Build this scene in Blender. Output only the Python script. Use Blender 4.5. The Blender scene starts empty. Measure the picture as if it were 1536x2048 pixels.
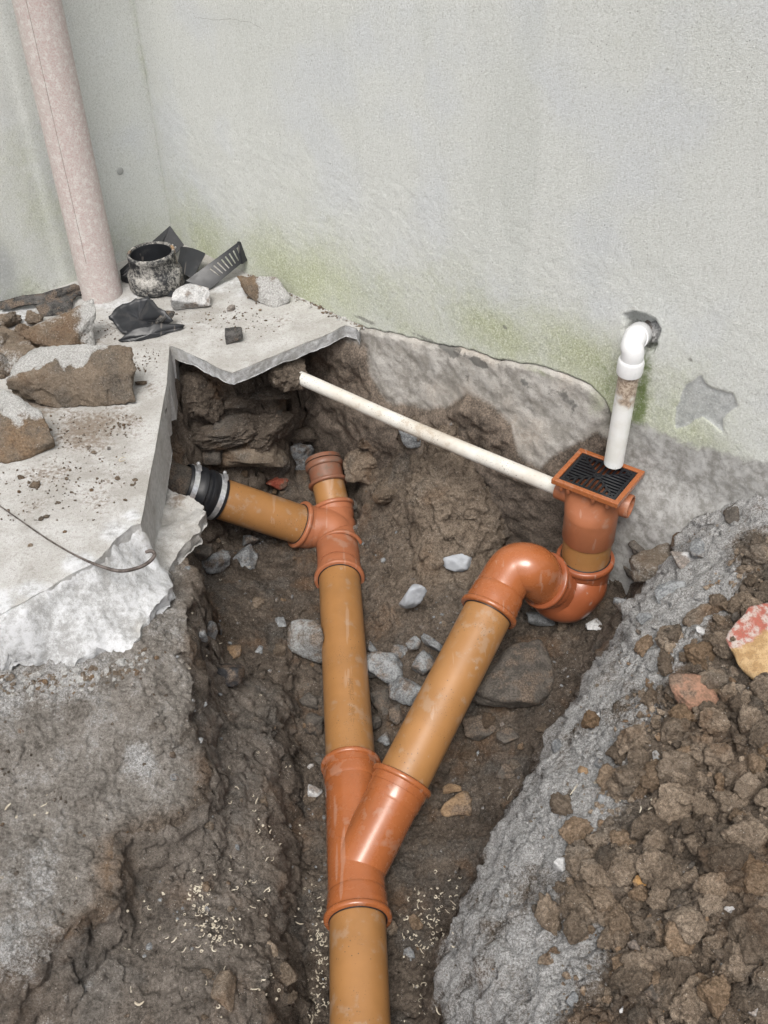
import bpy, bmesh, math, random
import numpy as np
from mathutils import Vector, Matrix, noise as mnoise
from mathutils.geometry import delaunay_2d_cdt

# ------------------------------------------------------------------ camera, world, sun, exposure
scene = bpy.context.scene
COL = scene.collection
FPX = 2076.0
PITCH, ROLL = math.radians(40), math.radians(1.9)
C0 = np.array([0, 0, 1.38])
FW = np.array([0, math.cos(PITCH), -math.sin(PITCH)])
DN = np.array([0, -math.sin(PITCH), -math.cos(PITCH)])
RT = np.array([1., 0, 0])
RR = RT * math.cos(ROLL) + DN * math.sin(ROLL)
DD = DN * math.cos(ROLL) - RT * math.sin(ROLL)
cam = bpy.data.objects.new('camera', bpy.data.cameras.new('camera'))
COL.objects.link(cam)
cam.data.sensor_fit = 'VERTICAL'; cam.data.sensor_height = 36; cam.data.sensor_width = 27
cam.data.lens = FPX / 2048 * 36
cam.data.clip_start = .02; cam.data.clip_end = 300
m = Matrix((RR, -DD, -FW)).transposed().to_4x4(); m.translation = Vector(C0)
cam.matrix_world = m
scene.camera = cam

world = bpy.data.worlds.new('World'); scene.world = world; world.use_nodes = True
wt = world.node_tree; bg = wt.nodes['Background']
SUN_EL, SUN_ROT = math.radians(60), math.radians(188)
sky = wt.nodes.new('ShaderNodeTexSky'); sky.sky_type = 'NISHITA'; sky.sun_disc = False
sky.sun_elevation = SUN_EL; sky.sun_rotation = SUN_ROT
sky.air_density = 1.0; sky.dust_density = 6.0; sky.ozone_density = 1.0
hs = wt.nodes.new('ShaderNodeHueSaturation'); hs.inputs['Saturation'].default_value = .42
wt.links.new(sky.outputs[0], hs.inputs['Color']); wt.links.new(hs.outputs[0], bg.inputs[0])
bg.inputs[1].default_value = .108
sun = bpy.data.objects.new('sun', bpy.data.lights.new('sun', 'SUN')); COL.objects.link(sun)
sun.data.energy = 1.5; sun.data.angle = math.radians(24); sun.data.color = (1, .97, .92)
sdir = Vector((math.sin(SUN_ROT) * math.cos(SUN_EL), math.cos(SUN_ROT) * math.cos(SUN_EL), math.sin(SUN_EL)))
sun.rotation_euler = sdir.to_track_quat('Z', 'Y').to_euler()
scene.view_settings.view_transform = 'Standard'; scene.view_settings.look = 'None'
scene.view_settings.gamma = 1; scene.view_settings.use_curve_mapping = False
scene.view_settings.exposure = 0.66

# ------------------------------------------------------------------ survey helpers: where a sight line meets a level / wall / ground
def ray(u, v): return FW + RR * (u - 768) / FPX + DD * (v - 1024) / FPX
def P(u, v, z=0.0):
    k = ray(u, v); return C0 + k * ((z - C0[2]) / k[2])
def proj(p):
    q = np.asarray(p) - C0; w = q @ FW; return 768 + FPX * (q @ RR) / w, 1024 + FPX * (q @ DD) / w
WA = P(345, 478); WD = P(730, 655) - WA; WD /= np.linalg.norm(WD)
WN = np.array([-WD[1], WD[0], 0]); WN = WN if WN[1] < 0 else -WN
def W(u, v, off=0):
    k = ray(u, v); return C0 + k * (((WA + WN * off - C0) @ WN) / (k @ WN))
def LW(u, v, off=0):
    k = ray(u, v); return C0 + k * (((WA + WD * off - C0) @ WD) / (k @ WD))

# ------------------------------------------------------------------ numpy noise
def _h(*c):
    h = np.zeros_like(c[0], dtype=np.uint32)
    for i, a in enumerate(c):
        h = (h ^ (a.astype(np.int64) & 0xffffffff).astype(np.uint32) * np.uint32([374761393, 668265263, 2147483647 - 58, 1274126177][i])) * np.uint32(2654435761)
        h ^= h >> np.uint32(15)
    h = h * np.uint32(2246822519); h ^= h >> np.uint32(13)
    return h.astype(np.float64) / 4294967296.0
def vn(x, y, z=None, s=0):
    if z is None: z = np.zeros_like(x)
    xi, yi, zi = np.floor(x), np.floor(y), np.floor(z)
    fx, fy, fz = x - xi, y - yi, z - zi
    fx, fy, fz = [f * f * f * (f * (f * 6 - 15) + 10) for f in (fx, fy, fz)]
    xi, yi, zi = xi.astype(np.int64) + s * 17, yi.astype(np.int64) + s * 31, zi.astype(np.int64)
    r = 0
    for a in (0, 1):
        for b in (0, 1):
            for c in (0, 1):
                r = r + _h(xi + a, yi + b, zi + c) * (fx if a else 1 - fx) * (fy if b else 1 - fy) * (fz if c else 1 - fz)
    return r * 2 - 1
def fbm(x, y, z=None, o=4, s=0, g=.5):
    r = 0; a = 1; n = 0
    for i in range(o):
        r = r + a * vn(x, y, z, s + i); n += a; a *= g; x = x * 2.03 + 5; y = y * 2.03 + 3; z = None if z is None else z * 2.03 + 7
    return r / n
def worley(x, y, s=0):
    xi, yi = np.floor(x).astype(np.int64), np.floor(y).astype(np.int64)
    f1 = np.full(x.shape, 9.); f2 = np.full(x.shape, 9.)
    for a in (-1, 0, 1):
        for b in (-1, 0, 1):
            cx, cy = xi + a, yi + b
            px = cx + _h(cx + s, cy) ; py = cy + _h(cx, cy + s + 99)
            d = np.hypot(px - x, py - y)
            f2 = np.minimum(f2, np.maximum(f1, d)); f1 = np.minimum(f1, d)
    return f1, f2
def sst(a, b, x):
    t = np.clip((x - a) / (b - a), 0, 1); return t * t * (3 - 2 * t)

# ------------------------------------------------------------------ object helpers
def tag(o, label=None, cat=None, group=None, kind=None):
    if label: o['label'] = label
    if cat: o['category'] = cat
    if group: o['group'] = group
    if kind: o['kind'] = kind
    return o
def empty(name, loc, label, cat, group=None):
    o = bpy.data.objects.new(name, None); COL.objects.link(o); o.location = Vector(loc); o.empty_display_size = .02
    return tag(o, label, cat, group)
def wloc(o):
    v = Vector((0, 0, 0))
    while o is not None: v += Vector(o.location); o = o.parent
    return v
def mk(name, verts, faces, mat, parent=None, smooth=True, attrs=None, origin=None):
    """verts in world coordinates; the object's origin goes to the parent's or to the mesh's centre base"""
    verts = np.asarray(verts, dtype=np.float64).reshape(-1, 3)
    if parent is not None: org = np.array(wloc(parent))
    elif origin is not None: org = np.array(origin)
    else: org = np.array([*((verts.min(0) + verts.max(0)) / 2)[:2], verts[:, 2].min()])
    me = bpy.data.meshes.new(name)
    f = np.asarray(faces) if not isinstance(faces, list) else None
    if f is not None:
        n, k = f.shape
        me.vertices.add(len(verts)); me.vertices.foreach_set('co', (verts - org).ravel())
        me.loops.add(n * k); me.loops.foreach_set('vertex_index', f.ravel().astype(np.int32))
        me.polygons.add(n); me.polygons.foreach_set('loop_start', np.arange(0, n * k, k, dtype=np.int32))
        me.update(calc_edges=True); me.validate()
    else:
        me.from_pydata((verts - org).tolist(), [], faces); me.update()
        if len(faces) < 30000:
            b_ = bmesh.new(); b_.from_mesh(me); bmesh.ops.recalc_face_normals(b_, faces=b_.faces)
            for e_ in b_.edges:
                if smooth and len(e_.link_faces) == 2 and e_.calc_face_angle(0) > .9: e_.smooth = False
            b_.to_mesh(me); b_.free()
    me.polygons.foreach_set('use_smooth', np.full(len(me.polygons), bool(smooth)))
    if attrs:
        for k_, a in attrs.items():
            at = me.attributes.new(k_, 'FLOAT', 'POINT'); at.data.foreach_set('value', np.asarray(a, dtype=np.float32))
    o = bpy.data.objects.new(name, me); COL.objects.link(o); o.data.materials.append(mat)
    o.location = Vector((0, 0, 0)) if parent is not None else Vector(org)
    o.parent = parent
    return o
def autosmooth(o, deg=35):
    bm = bmesh.new(); bm.from_mesh(o.data)
    for e in bm.edges:
        if len(e.link_faces) == 2 and e.calc_face_angle(0) > math.radians(deg): e.smooth = False
    bm.to_mesh(o.data); bm.free(); return o
def catmull(pts, n=10):
    p = [np.asarray(a, float) for a in pts]; p = [2 * p[0] - p[1]] + p + [2 * p[-1] - p[-2]]; out = []
    for i in range(1, len(p) - 2):
        for t in np.linspace(0, 1, n, endpoint=False):
            a, b, c, d = p[i - 1:i + 3]
            out.append(.5 * (2 * b + (c - a) * t + (2 * a - 5 * b + 4 * c - d) * t * t + (3 * b - a - 3 * c + d) * t ** 3))
    out.append(p[-2]); return out
def sweep(path, radii, seg=40, cap=(True, True)):
    """tube with changing radius along a path: verts, faces"""
    path = [np.asarray(a, float) for a in path]; n = len(path)
    if np.isscalar(radii): radii = [radii] * n
    T = []
    for i in range(n):
        a = path[min(i + 1, n - 1)] - path[max(i - 1, 0)]
        if np.linalg.norm(a) < 1e-9: a = T[-1] if T else np.array([0, 0, 1.])
        T.append(a / np.linalg.norm(a))
    ref = np.array([0, 0, 1.]) if abs(T[0][2]) < .9 else np.array([1., 0, 0])
    N = np.cross(T[0], ref); N /= np.linalg.norm(N)
    V = []
    for i in range(n):
        N = N - T[i] * (N @ T[i]); N /= np.linalg.norm(N); B = np.cross(T[i], N)
        a = np.linspace(0, 2 * math.pi, seg, endpoint=False)
        V.append(path[i] + radii[i] * (np.outer(np.cos(a), N) + np.outer(np.sin(a), B)))
    V = np.concatenate(V); Fc = []
    for i in range(n - 1):
        for j in range(seg):
            k = (j + 1) % seg; Fc.append((i * seg + j, i * seg + k, (i + 1) * seg + k, (i + 1) * seg + j))
    if cap[0]: Fc.append(tuple(range(seg))[::-1])
    if cap[1]: Fc.append(tuple((n - 1) * seg + j for j in range(seg)))
    return V, Fc
def join(*vf):
    V = []; Fc = []; o = 0
    for v, f in vf:
        V.append(np.asarray(v)); Fc += [tuple(i + o for i in q) for q in f]; o += len(v)
    return np.concatenate(V), Fc
def lathe(p0, d, prof, seg=48, cap=(False, False)):
    """profile [(t, r), ...] around the axis p0 + t*d"""
    p0 = np.asarray(p0, float); d = np.asarray(d, float); d = d / np.linalg.norm(d)
    ref = np.array([0, 0, 1.]) if abs(d[2]) < .9 else np.array([1., 0, 0])
    N = np.cross(d, ref); N /= np.linalg.norm(N); B = np.cross(d, N)
    a = np.linspace(0, 2 * math.pi, seg, endpoint=False)
    V = np.concatenate([p0 + d * t + r * (np.outer(np.cos(a), N) + np.outer(np.sin(a), B)) for t, r in prof]); Fc = []
    for i in range(len(prof) - 1):
        for j in range(seg):
            k = (j + 1) % seg; Fc.append((i * seg + j, i * seg + k, (i + 1) * seg + k, (i + 1) * seg + j))
    if cap[0]: Fc.append(tuple(range(seg))[::-1])
    if cap[1]: Fc.append(tuple((len(prof) - 1) * seg + j for j in range(seg)))
    return V, Fc
def boxvf(c, ax, half):
    """box centred c, ax = 3 unit axes, half = 3 half sizes"""
    c = np.asarray(c); V = []
    for i in (-1, 1):
        for j in (-1, 1):
            for k in (-1, 1): V.append(c + ax[0] * half[0] * i + ax[1] * half[1] * j + ax[2] * half[2] * k)
    return np.array(V), [(0, 1, 3, 2), (4, 6, 7, 5), (0, 4, 5, 1), (2, 3, 7, 6), (0, 2, 6, 4), (1, 5, 7, 3)]
def bevel(o, w=.0015, seg=2):
    b = o.modifiers.new('bevel', 'BEVEL'); b.width = w; b.segments = seg; b.limit_method = 'ANGLE'; return o

# ------------------------------------------------------------------ materials
class Mat:
    def __init__(s, name, rough=.6, metal=0, coat=0, spec=.5):
        s.m = bpy.data.materials.new(name); s.m.use_nodes = True; s.t = s.m.node_tree; s.n = s.t.nodes; s.l = s.t.links
        s.b = s.n['Principled BSDF']; s.b.inputs['Roughness'].default_value = rough; s.b.inputs['Metallic'].default_value = metal
        s.b.inputs['Specular IOR Level'].default_value = spec
        s.b.inputs['Coat Weight'].default_value = coat; s.b.inputs['Coat Roughness'].default_value = .12
        g = s.n.new('ShaderNodeNewGeometry'); s.pos = g.outputs['Position']; s.nor = g.outputs['Normal']; s.last = None
    def put(s, sock, v):
        if hasattr(v, 'links'): s.l.new(v, sock)
        elif isinstance(v, (tuple, list)) and len(v) == 3 and sock.type == 'RGBA': sock.default_value = (*v, 1)
        else: sock.default_value = v
    def noise(s, scale, detail=4, rough=.55, vec=None, dist=0, off=None):
        n = s.n.new('ShaderNodeTexNoise'); n.inputs['Scale'].default_value = scale; n.inputs['Detail'].default_value = detail
        n.inputs['Roughness'].default_value = rough; n.inputs['Distortion'].default_value = dist
        v = vec or s.pos
        if off is not None: v = s.vmap(v, loc=off)
        s.l.new(v, n.inputs['Vector']); return n.outputs['Fac']
    def vor(s, scale, feat='F1', vec=None, out='Distance', rnd=1):
        n = s.n.new('ShaderNodeTexVoronoi'); n.feature = feat; n.inputs['Scale'].default_value = scale; n.inputs['Randomness'].default_value = rnd
        s.l.new(vec or s.pos, n.inputs['Vector']); return n.outputs[out]
    def vmap(s, v, scale=(1, 1, 1), loc=(0, 0, 0), rot=(0, 0, 0)):
        n = s.n.new('ShaderNodeMapping'); n.inputs['Scale'].default_value = scale; n.inputs['Location'].default_value = loc; n.inputs['Rotation'].default_value = rot
        s.l.new(v, n.inputs['Vector']); return n.outputs[0]
    def ramp(s, f, stops, const=False):
        n = s.n.new('ShaderNodeValToRGB'); e = n.color_ramp.elements
        while len(e) < len(stops): e.new(.5)
        for i, (p, c) in enumerate(stops):
            e[i].position = p; e[i].color = (*c, 1) if isinstance(c, (tuple, list)) else (c, c, c, 1)
        s.l.new(f, n.inputs[0]); return n.outputs[0]
    def mix(s, f, a, b, mode='MIX'):
        n = s.n.new('ShaderNodeMix'); n.data_type = 'RGBA'; n.blend_type = mode
        s.put(n.inputs[0], f); s.put(n.inputs[6], a); s.put(n.inputs[7], b); return n.outputs[2]
    def math(s, op, a, b=0, c=0, clamp=False):
        n = s.n.new('ShaderNodeMath'); n.operation = op; n.use_clamp = clamp
        s.put(n.inputs[0], a); s.put(n.inputs[1], b); s.put(n.inputs[2], c); return n.outputs[0]
    def step(s, x, a, b):
        n = s.n.new('ShaderNodeMapRange'); n.interpolation_type = 'SMOOTHSTEP'
        s.put(n.inputs[0], x); s.put(n.inputs[1], a); s.put(n.inputs[2], b); return n.outputs[0]
    def attr(s, name):
        n = s.n.new('ShaderNodeAttribute'); n.attribute_name = name; return n.outputs['Fac']
    def bump(s, h, strength=.5, dist=.002):
        n = s.n.new('ShaderNodeBump'); n.inputs['Strength'].default_value = strength; n.inputs['Distance'].default_value = dist
        s.l.new(h, n.inputs['Height'])
        if s.last: s.l.new(s.last, n.inputs['Normal'])
        s.last = n.outputs[0]; s.l.new(s.last, s.b.inputs['Normal']); return s
    def col(s, c): s.put(s.b.inputs['Base Color'], c); return s
    def rough(s, r): s.put(s.b.inputs['Roughness'], r); return s

def soil_mat(name, dark, mid, lite, cemc=(.56, .56, .56), cemd=(.30, .295, .285), dk=.55, vary=False):
    k = Mat(name, .97, spec=.2)
    n0 = k.noise(3.2, 5); n1 = k.noise(17, 6, .62); n2 = k.noise(70, 6, .7); n3 = k.noise(210, 5, .75); n4 = k.noise(620, 3, .7)
    f = k.math('ADD', k.math('MULTIPLY', n0, .2), k.math('ADD', k.math('MULTIPLY', n1, .25), k.math('ADD', k.math('MULTIPLY', n2, .2), k.math('MULTIPLY', n3, .35))))
    c = k.ramp(f, [(.39, dark), (.5, mid), (.62, lite)])
    c = k.mix(k.math('MULTIPLY', k.step(k.noise(7.5, 5, .6, off=(4, 2, 1)), .54, .68), .6), c, k.mix(k.step(n3, .4, .6), (.13, .075, .042), (.22, .14, .085)))
    c = k.mix(k.math('MULTIPLY', k.step(k.noise(9, 5, .6, off=(1, 7, 3)), .52, .66), .5), c, k.mix(k.step(n3, .4, .6), (.07, .066, .06), (.17, .165, .155)))
    c = k.mix(k.math('MULTIPLY', k.attr('tan'), k.step(n1, .35, .6)), c, k.mix(k.step(n3, .4, .6), (.15, .09, .05), (.28, .18, .10)))
    c = k.mix(k.attr('lite'), c, k.mix(k.step(k.math('ADD', k.math('MULTIPLY', n2, .5), k.math('MULTIPLY', n3, .5)), .38, .62), (.11, .08, .056), (.42, .335, .25)))
    c = k.mix(k.attr('dust_ledge_light'), c, k.ramp(k.math('ADD', k.math('MULTIPLY', n1, .35), k.math('ADD', k.math('MULTIPLY', n2, .25), k.math('MULTIPLY', n3, .4))), [(.38, (.12, .108, .095)), (.50, (.29, .27, .245)), (.64, (.45, .43, .41))]))
    cm = k.math('ADD', k.attr('cem'), k.math('ADD', k.math('MULTIPLY', k.math('SUBTRACT', n1, .5), 1.3), k.math('MULTIPLY', k.math('SUBTRACT', n3, .5), 1.15)))
    cc = k.mix(k.step(k.noise(260, 4, .75, off=(1, 1, 1)), .40, .60), cemd, cemc)
    c = k.mix(k.step(cm, .34, .78), c, cc)
    c = k.mix(k.math('MULTIPLY', k.step(n4, .52, .36), dk), c, (.02, .016, .013))  # shaded gaps between grains painted near black into the albedo
    sp = k.math('MULTIPLY', k.step(k.vor(170), .17, .10), k.step(k.noise(45, 3, off=(3, 3, 3)), .46, .58))
    c = k.mix(sp, c, k.mix(k.noise(60, 2), (.30, .27, .23), (.60, .58, .55)))
    c = k.mix(k.math('MULTIPLY', k.step(k.vor(420), .22, .12), .6), c, (.36, .33, .29))
    if vary:
        oi = k.n.new('ShaderNodeObjectInfo'); rnd = oi.outputs['Random']
        c = k.mix(k.step(rnd, 0, 1), k.mix(1.0, c, (.62, .60, .58), 'MULTIPLY'), k.mix(1.0, c, (1.25, 1.22, 1.18), 'MULTIPLY'))
        c = k.mix(k.math('MULTIPLY', k.step(k.math('FRACT', k.math('MULTIPLY', rnd, 7.3)), .75, .95), .5), c, k.mix(k.step(n3, .4, .6), (.16, .10, .05), (.33, .21, .12)))
    k.col(c)
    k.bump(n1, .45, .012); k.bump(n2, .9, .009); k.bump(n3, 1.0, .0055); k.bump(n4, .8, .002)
    return k.m
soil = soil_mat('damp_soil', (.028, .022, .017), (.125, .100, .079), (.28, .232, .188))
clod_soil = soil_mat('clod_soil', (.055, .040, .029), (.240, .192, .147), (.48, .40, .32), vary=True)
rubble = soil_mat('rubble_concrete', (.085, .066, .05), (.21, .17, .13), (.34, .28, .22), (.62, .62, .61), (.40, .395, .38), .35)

def stone_mat(name, a, b, sc=30, bumpd=.004, rough=.85):
    k = Mat(name, rough, spec=.35)
    n1 = k.noise(sc, 6, .65); n3 = k.noise(sc * 8, 5, .75)
    c = k.mix(k.step(k.math('ADD', k.math('MULTIPLY', n1, .5), k.math('MULTIPLY', n3, .5)), .40, .60), a, b)
    c = k.mix(k.math('MULTIPLY', k.step(k.noise(sc * .7, 5, .6, off=(2, 7, 1)), .48, .60), .8), c, k.mix(k.step(n3, .4, .6), (.07, .053, .04), (.19, .145, .11)))
    k.col(c); k.bump(n1, .6, bumpd * 1.4); k.bump(n3, .9, bumpd * .5); return k.m
slate = stone_mat('grey_stone', (.10, .105, .11), (.27, .28, .285))
darkrock = stone_mat('dark_stone', (.05, .044, .038), (.12, .105, .09))
palestone = stone_mat('pale_mortar', (.33, .33, .33), (.58, .58, .58))
blackrock = stone_mat('bitumen', (.012, .012, .014), (.04, .04, .043), rough=.55)
brownrock = stone_mat('brown_stone', (.15, .095, .055), (.29, .20, .12))
redbrick = stone_mat('red_brick', (.17, .035, .02), (.30, .085, .05))

def concrete_mat():
    k = Mat('slab_concrete', .93, spec=.3)
    n0 = k.noise(2.6, 5, .6); n1 = k.noise(14, 6, .62); n2 = k.noise(90, 5, .65); n3 = k.noise(500, 4, .75)
    c = k.mix(k.step(n0, .35, .62), (.30, .29, .27), (.42, .415, .40))
    c = k.mix(k.math('MULTIPLY', k.step(n1, .40, .66), .8), c, (.49, .49, .485))
    c = k.mix(k.math('MULTIPLY', k.step(k.noise(120, 5, .75, off=(3, 1, 5)), .50, .36), .5), c, (.23, .215, .195))
    c = k.mix(k.math('MULTIPLY', k.step(n3, .52, .38), .55), c, (.20, .185, .165))
    br = k.math('ADD', k.attr('dirt'), k.math('MULTIPLY', k.math('SUBTRACT', n1, .5), 1.1))
    br = k.math('ADD', br, k.math('MULTIPLY', k.math('SUBTRACT', n2, .5), 1.4))
    c = k.mix(k.math('MULTIPLY', k.step(br, .35, .75), .85), c, (.155, .12, .09))
    wh = k.math('ADD', k.attr('white'), k.math('MULTIPLY', k.math('SUBTRACT', n1, .5), .9))
    c = k.mix(k.step(wh, .4, .75), c, k.mix(k.step(k.math('ADD', k.math('MULTIPLY', n1, .35), k.math('ADD', k.math('MULTIPLY', n2, .35), k.math('MULTIPLY', n3, .3))), .41, .57), (.29, .29, .285), (.54, .55, .565)))
    c = k.mix(k.math('MULTIPLY', k.attr('cut'), k.step(n1, .3, .5)), c, k.mix(k.step(n2, .4, .6), (.40, .40, .395), (.50, .50, .495)))
    k.col(c); k.bump(n1, .4, .008); k.bump(n2, .6, .004); k.bump(n3, .75, .0012); return k.m
concrete = concrete_mat()

def wall_mat():
    k = Mat('cement_render', .93, spec=.25)
    sv = k.vmap(k.pos, scale=(1, 1, .22))
    n0 = k.noise(2.2, 4, .55, vec=sv); n1 = k.noise(7, 6, .6); n2 = k.noise(60, 5, .65); n3 = k.noise(520, 4, .75); n4 = k.noise(230, 4, .7, off=(1, 2, 3))
    c = k.mix(k.step(n0, .30, .70), (.575, .595, .57), (.62, .64, .62))
    c = k.mix(k.math('MULTIPLY', k.step(k.noise(9, 5, .6, vec=k.vmap(k.pos, scale=(1, 1, .12), loc=(3, 1, 0))), .52, .66), .2), c, (.42, .45, .42))
    c = k.mix(k.math('MULTIPLY', k.step(k.noise(5, 3, .5, off=(2, 2, 2)), .45, .7), .5), c, (.57, .60, .64))
    al = k.math('ADD', k.attr('algae'), k.math('MULTIPLY', k.math('SUBTRACT', n1, .5), 1.0))
    al = k.math('ADD', al, k.math('MULTIPLY', k.math('SUBTRACT', n2, .5), .5))
    c = k.mix(k.step(al, .1, 1.15), c, k.mix(k.step(n4, .4, .6), (.36, .39, .25), (.50, .53, .38)))
    al2 = k.math('ADD', k.attr('moss'), k.math('MULTIPLY', k.math('SUBTRACT', n2, .5), 1.3))
    c = k.mix(k.math('MULTIPLY', k.step(al2, .28, 1.0), .95), c, (.125, .175, .05))
    ba = k.math('ADD', k.attr('bare'), k.math('MULTIPLY', k.math('SUBTRACT', n2, .5), .5))
    c = k.mix(k.math('MULTIPLY', k.step(ba, .3, .75), .8), c, k.mix(k.step(n2, .35, .65), (.30, .315, .325), (.43, .445, .455)))
    so = k.math('ADD', k.attr('soil'), k.math('MULTIPLY', k.math('SUBTRACT', n2, .5), .8))
    so = k.math('ADD', so, k.math('MULTIPLY', k.math('SUBTRACT', n1, .5), .5))
    c = k.mix(k.math('MULTIPLY', k.step(so, .3, .8), .95), c, (.105, .08, .06))
    da = k.math('ADD', k.attr('dark'), k.math('MULTIPLY', k.math('SUBTRACT', n2, .5), 1.3))
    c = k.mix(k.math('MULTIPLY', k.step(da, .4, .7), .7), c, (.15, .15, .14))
    c = k.mix(k.math('MULTIPLY', k.step(n3, .50, .30), .55), c, (.22, .22, .20))
    c = k.mix(k.math('MULTIPLY', k.step(n4, .50, .34), .40), c, (.30, .30, .28))
    c = k.mix(k.math('MULTIPLY', k.step(n4, .55, .70), .45), c, (.80, .81, .82))
    fo = k.math('ADD', k.attr('found'), k.math('MULTIPLY', k.math('SUBTRACT', n2, .5), 1.0))
    c = k.mix(k.step(fo, .35, .75), c, k.mix(k.step(k.noise(34, 7, .8), .36, .64), (.24, .235, .22), (.44, .44, .43)))
    pit = k.math('MULTIPLY', k.step(k.vor(70), .12, .06), k.step(k.noise(11, 2, off=(5, 5, 5)), .52, .6))
    c = k.mix(k.math('MULTIPLY', pit, .6), c, (.13, .13, .12))
    k.col(c); k.bump(n2, .12, .002); k.bump(n4, .6, .0018); k.bump(n3, .8, .0012); return k.m
render = wall_mat()

def foundation_mat():
    k = Mat('foundation_concrete', .95, spec=.2)
    n0 = k.noise(5, 5, .6); n1 = k.noise(20, 6, .65); n2 = k.noise(110, 5, .7); n3 = k.noise(600, 3, .7)
    c = k.mix(k.step(n1, .38, .62), (.29, .275, .25), (.47, .455, .43))
    c = k.mix(k.step(n0, .45, .65), c, k.mix(k.step(n2, .4, .6), (.36, .31, .26), (.47, .43, .38)))
    c = k.mix(k.math('MULTIPLY', k.step(k.math('ADD', k.attr('dark'), k.math('MULTIPLY', k.math('SUBTRACT', n1, .5), 2.2)), .4, .65), .8), c, (.10, .10, .095))
    so = k.math('ADD', k.attr('soil'), k.math('MULTIPLY', k.math('SUBTRACT', n2, .5), .7))
    so = k.math('ADD', so, k.math('MULTIPLY', k.math('SUBTRACT', n0, .5), .7))
    c = k.mix(k.math('MULTIPLY', k.step(so, .15, .75), .95), c, k.ramp(k.math('ADD', k.math('MULTIPLY', n1, .4), k.math('MULTIPLY', k.noise(210, 5, .75), .6)), [(.4, (.03, .023, .018)), (.5, (.11, .085, .065)), (.62, (.24, .19, .15))]))
    gr = k.math('ADD', k.attr('algae'), k.math('MULTIPLY', k.math('SUBTRACT', n1, .5), 1.2))
    c = k.mix(k.math('MULTIPLY', k.step(gr, .3, .9), .8), c, (.27, .31, .17))
    c = k.mix(k.math('MULTIPLY', k.step(n3, .5, .35), .5), c, (.12, .11, .10))
    k.col(c); k.bump(n1, .5, .008); k.bump(n2, .75, .004); k.bump(n3, .7, .0013); return k.m
foundation = foundation_mat()

def plastic(name, c, rough=.3, coat=.3, dirt=.5, dirtc=(.30, .25, .20), speck=.5, spec=.5, c2=None):
    k = Mat(name, rough, coat=coat, spec=spec)
    n1 = k.noise(9, 5, .6); n2 = k.noise(45, 5, .6); n3 = k.noise(300, 3, .7)
    base = k.mix(k.step(n1, .3, .7), c, c2 or tuple(x * .82 for x in c))
    # dried mud film in patches and fine grit
    film = k.math('MULTIPLY', k.step(k.math('ADD', k.math('MULTIPLY', n1, .55), k.math('MULTIPLY', n2, .45)), .54, .60), dirt)
    spl = k.math('MULTIPLY', k.math('MULTIPLY', k.step(k.noise(24, 5, .65, off=(7, 1, 4)), .66, .72), k.step(n3, .3, .55)), min(1, dirt * .9))
    film = k.math('MAXIMUM', k.math('MULTIPLY', film, .38), spl)
    col = k.mix(film, base, dirtc)
    sp = k.math('MULTIPLY', k.step(k.vor(105), .17, .10), k.step(k.noise(13, 4, .6, off=(2, 9, 2)), .49, .56))
    sp = k.math('MAXIMUM', sp, k.math('MULTIPLY', k.step(k.vor(240), .22, .12), k.step(k.noise(8, 4, .6, off=(5, 2, 2)), .50, .60)))
    col = k.mix(k.math('MULTIPLY', sp, speck), col, (.06, .045, .035))
    sc = k.noise(60, 2, .5, vec=k.vmap(k.pos, scale=(1, .08, .3), rot=(0, 0, .6)))
    sc2 = k.math('MULTIPLY', k.step(sc, .68, .70), .14 if speck > 0 else 0)
    col = k.mix(sc2, col, (.55, .48, .42))
    k.col(col)
    k.rough(k.math('ADD', rough, k.math('ADD', k.math('MULTIPLY', film, .5), k.math('MULTIPLY', k.math('SUBTRACT', n2, .45), .25)), clamp=True))
    k.bump(n2, .08, .002); k.bump(n3, .12, .0006); return k.m
golden = plastic('golden_brown_pipe', (.335, .165, .058), .38, .08, .75, (.34, .28, .22), .75)
orange = plastic('orange_fitting', (.33, .106, .036), .25, .3, .6, (.36, .27, .22), .35)
orange_pale = plastic('dusty_orange_fitting', (.35, .128, .060), .44, .05, .8, (.36, .26, .2), .3)
whitepvc = plastic('white_plastic', (.80, .81, .82), .3, .2, .05, (.5, .48, .42), .1)
oldpvc = plastic('old_white_plastic', (.62, .61, .57), .55, 0, 1.0, (.30, .23, .16), .9, c2=(.46, .42, .36))
blackpl = plastic('black_plastic', (.014, .015, .017), .42, 0, .4, (.12, .11, .10), .1, c2=(.022, .024, .028))
rubber = plastic('black_rubber', (.013, .014, .017), .42, 0, .15, (.12, .11, .10), 0)
grate_m = plastic('black_grate_plastic', (.008, .009, .012), .28, .2, .1, (.1, .1, .1), 0)
def steel_m():
    k = Mat('steel_band', .3, metal=.75); k.col(k.mix(k.step(k.noise(120, 3), .4, .6), (.80, .81, .83), (.62, .63, .65))); return k.m
steel = steel_m()
def crust_m():
    k = Mat('crusted_plastic', .8, spec=.3)
    n1 = k.noise(16, 6, .7, dist=.6); n2 = k.noise(70, 5, .7)
    f = k.math('ADD', k.math('MULTIPLY', n1, .45), k.math('MULTIPLY', k.noise(110, 6, .8), .55))
    c = k.ramp(f, [(.42, (.02, .021, .024)), (.48, (.06, .06, .06)), (.54, (.27, .26, .24)), (.64, (.50, .49, .46))])
    c = k.mix(k.math('MULTIPLY', k.step(k.noise(11, 4, off=(3, 1, 1)), .55, .65), .55), c, (.42, .26, .13))
    k.col(c); k.bump(f, .5, .002); k.bump(n2, .4, .001); return k.m
crust = crust_m()
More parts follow.
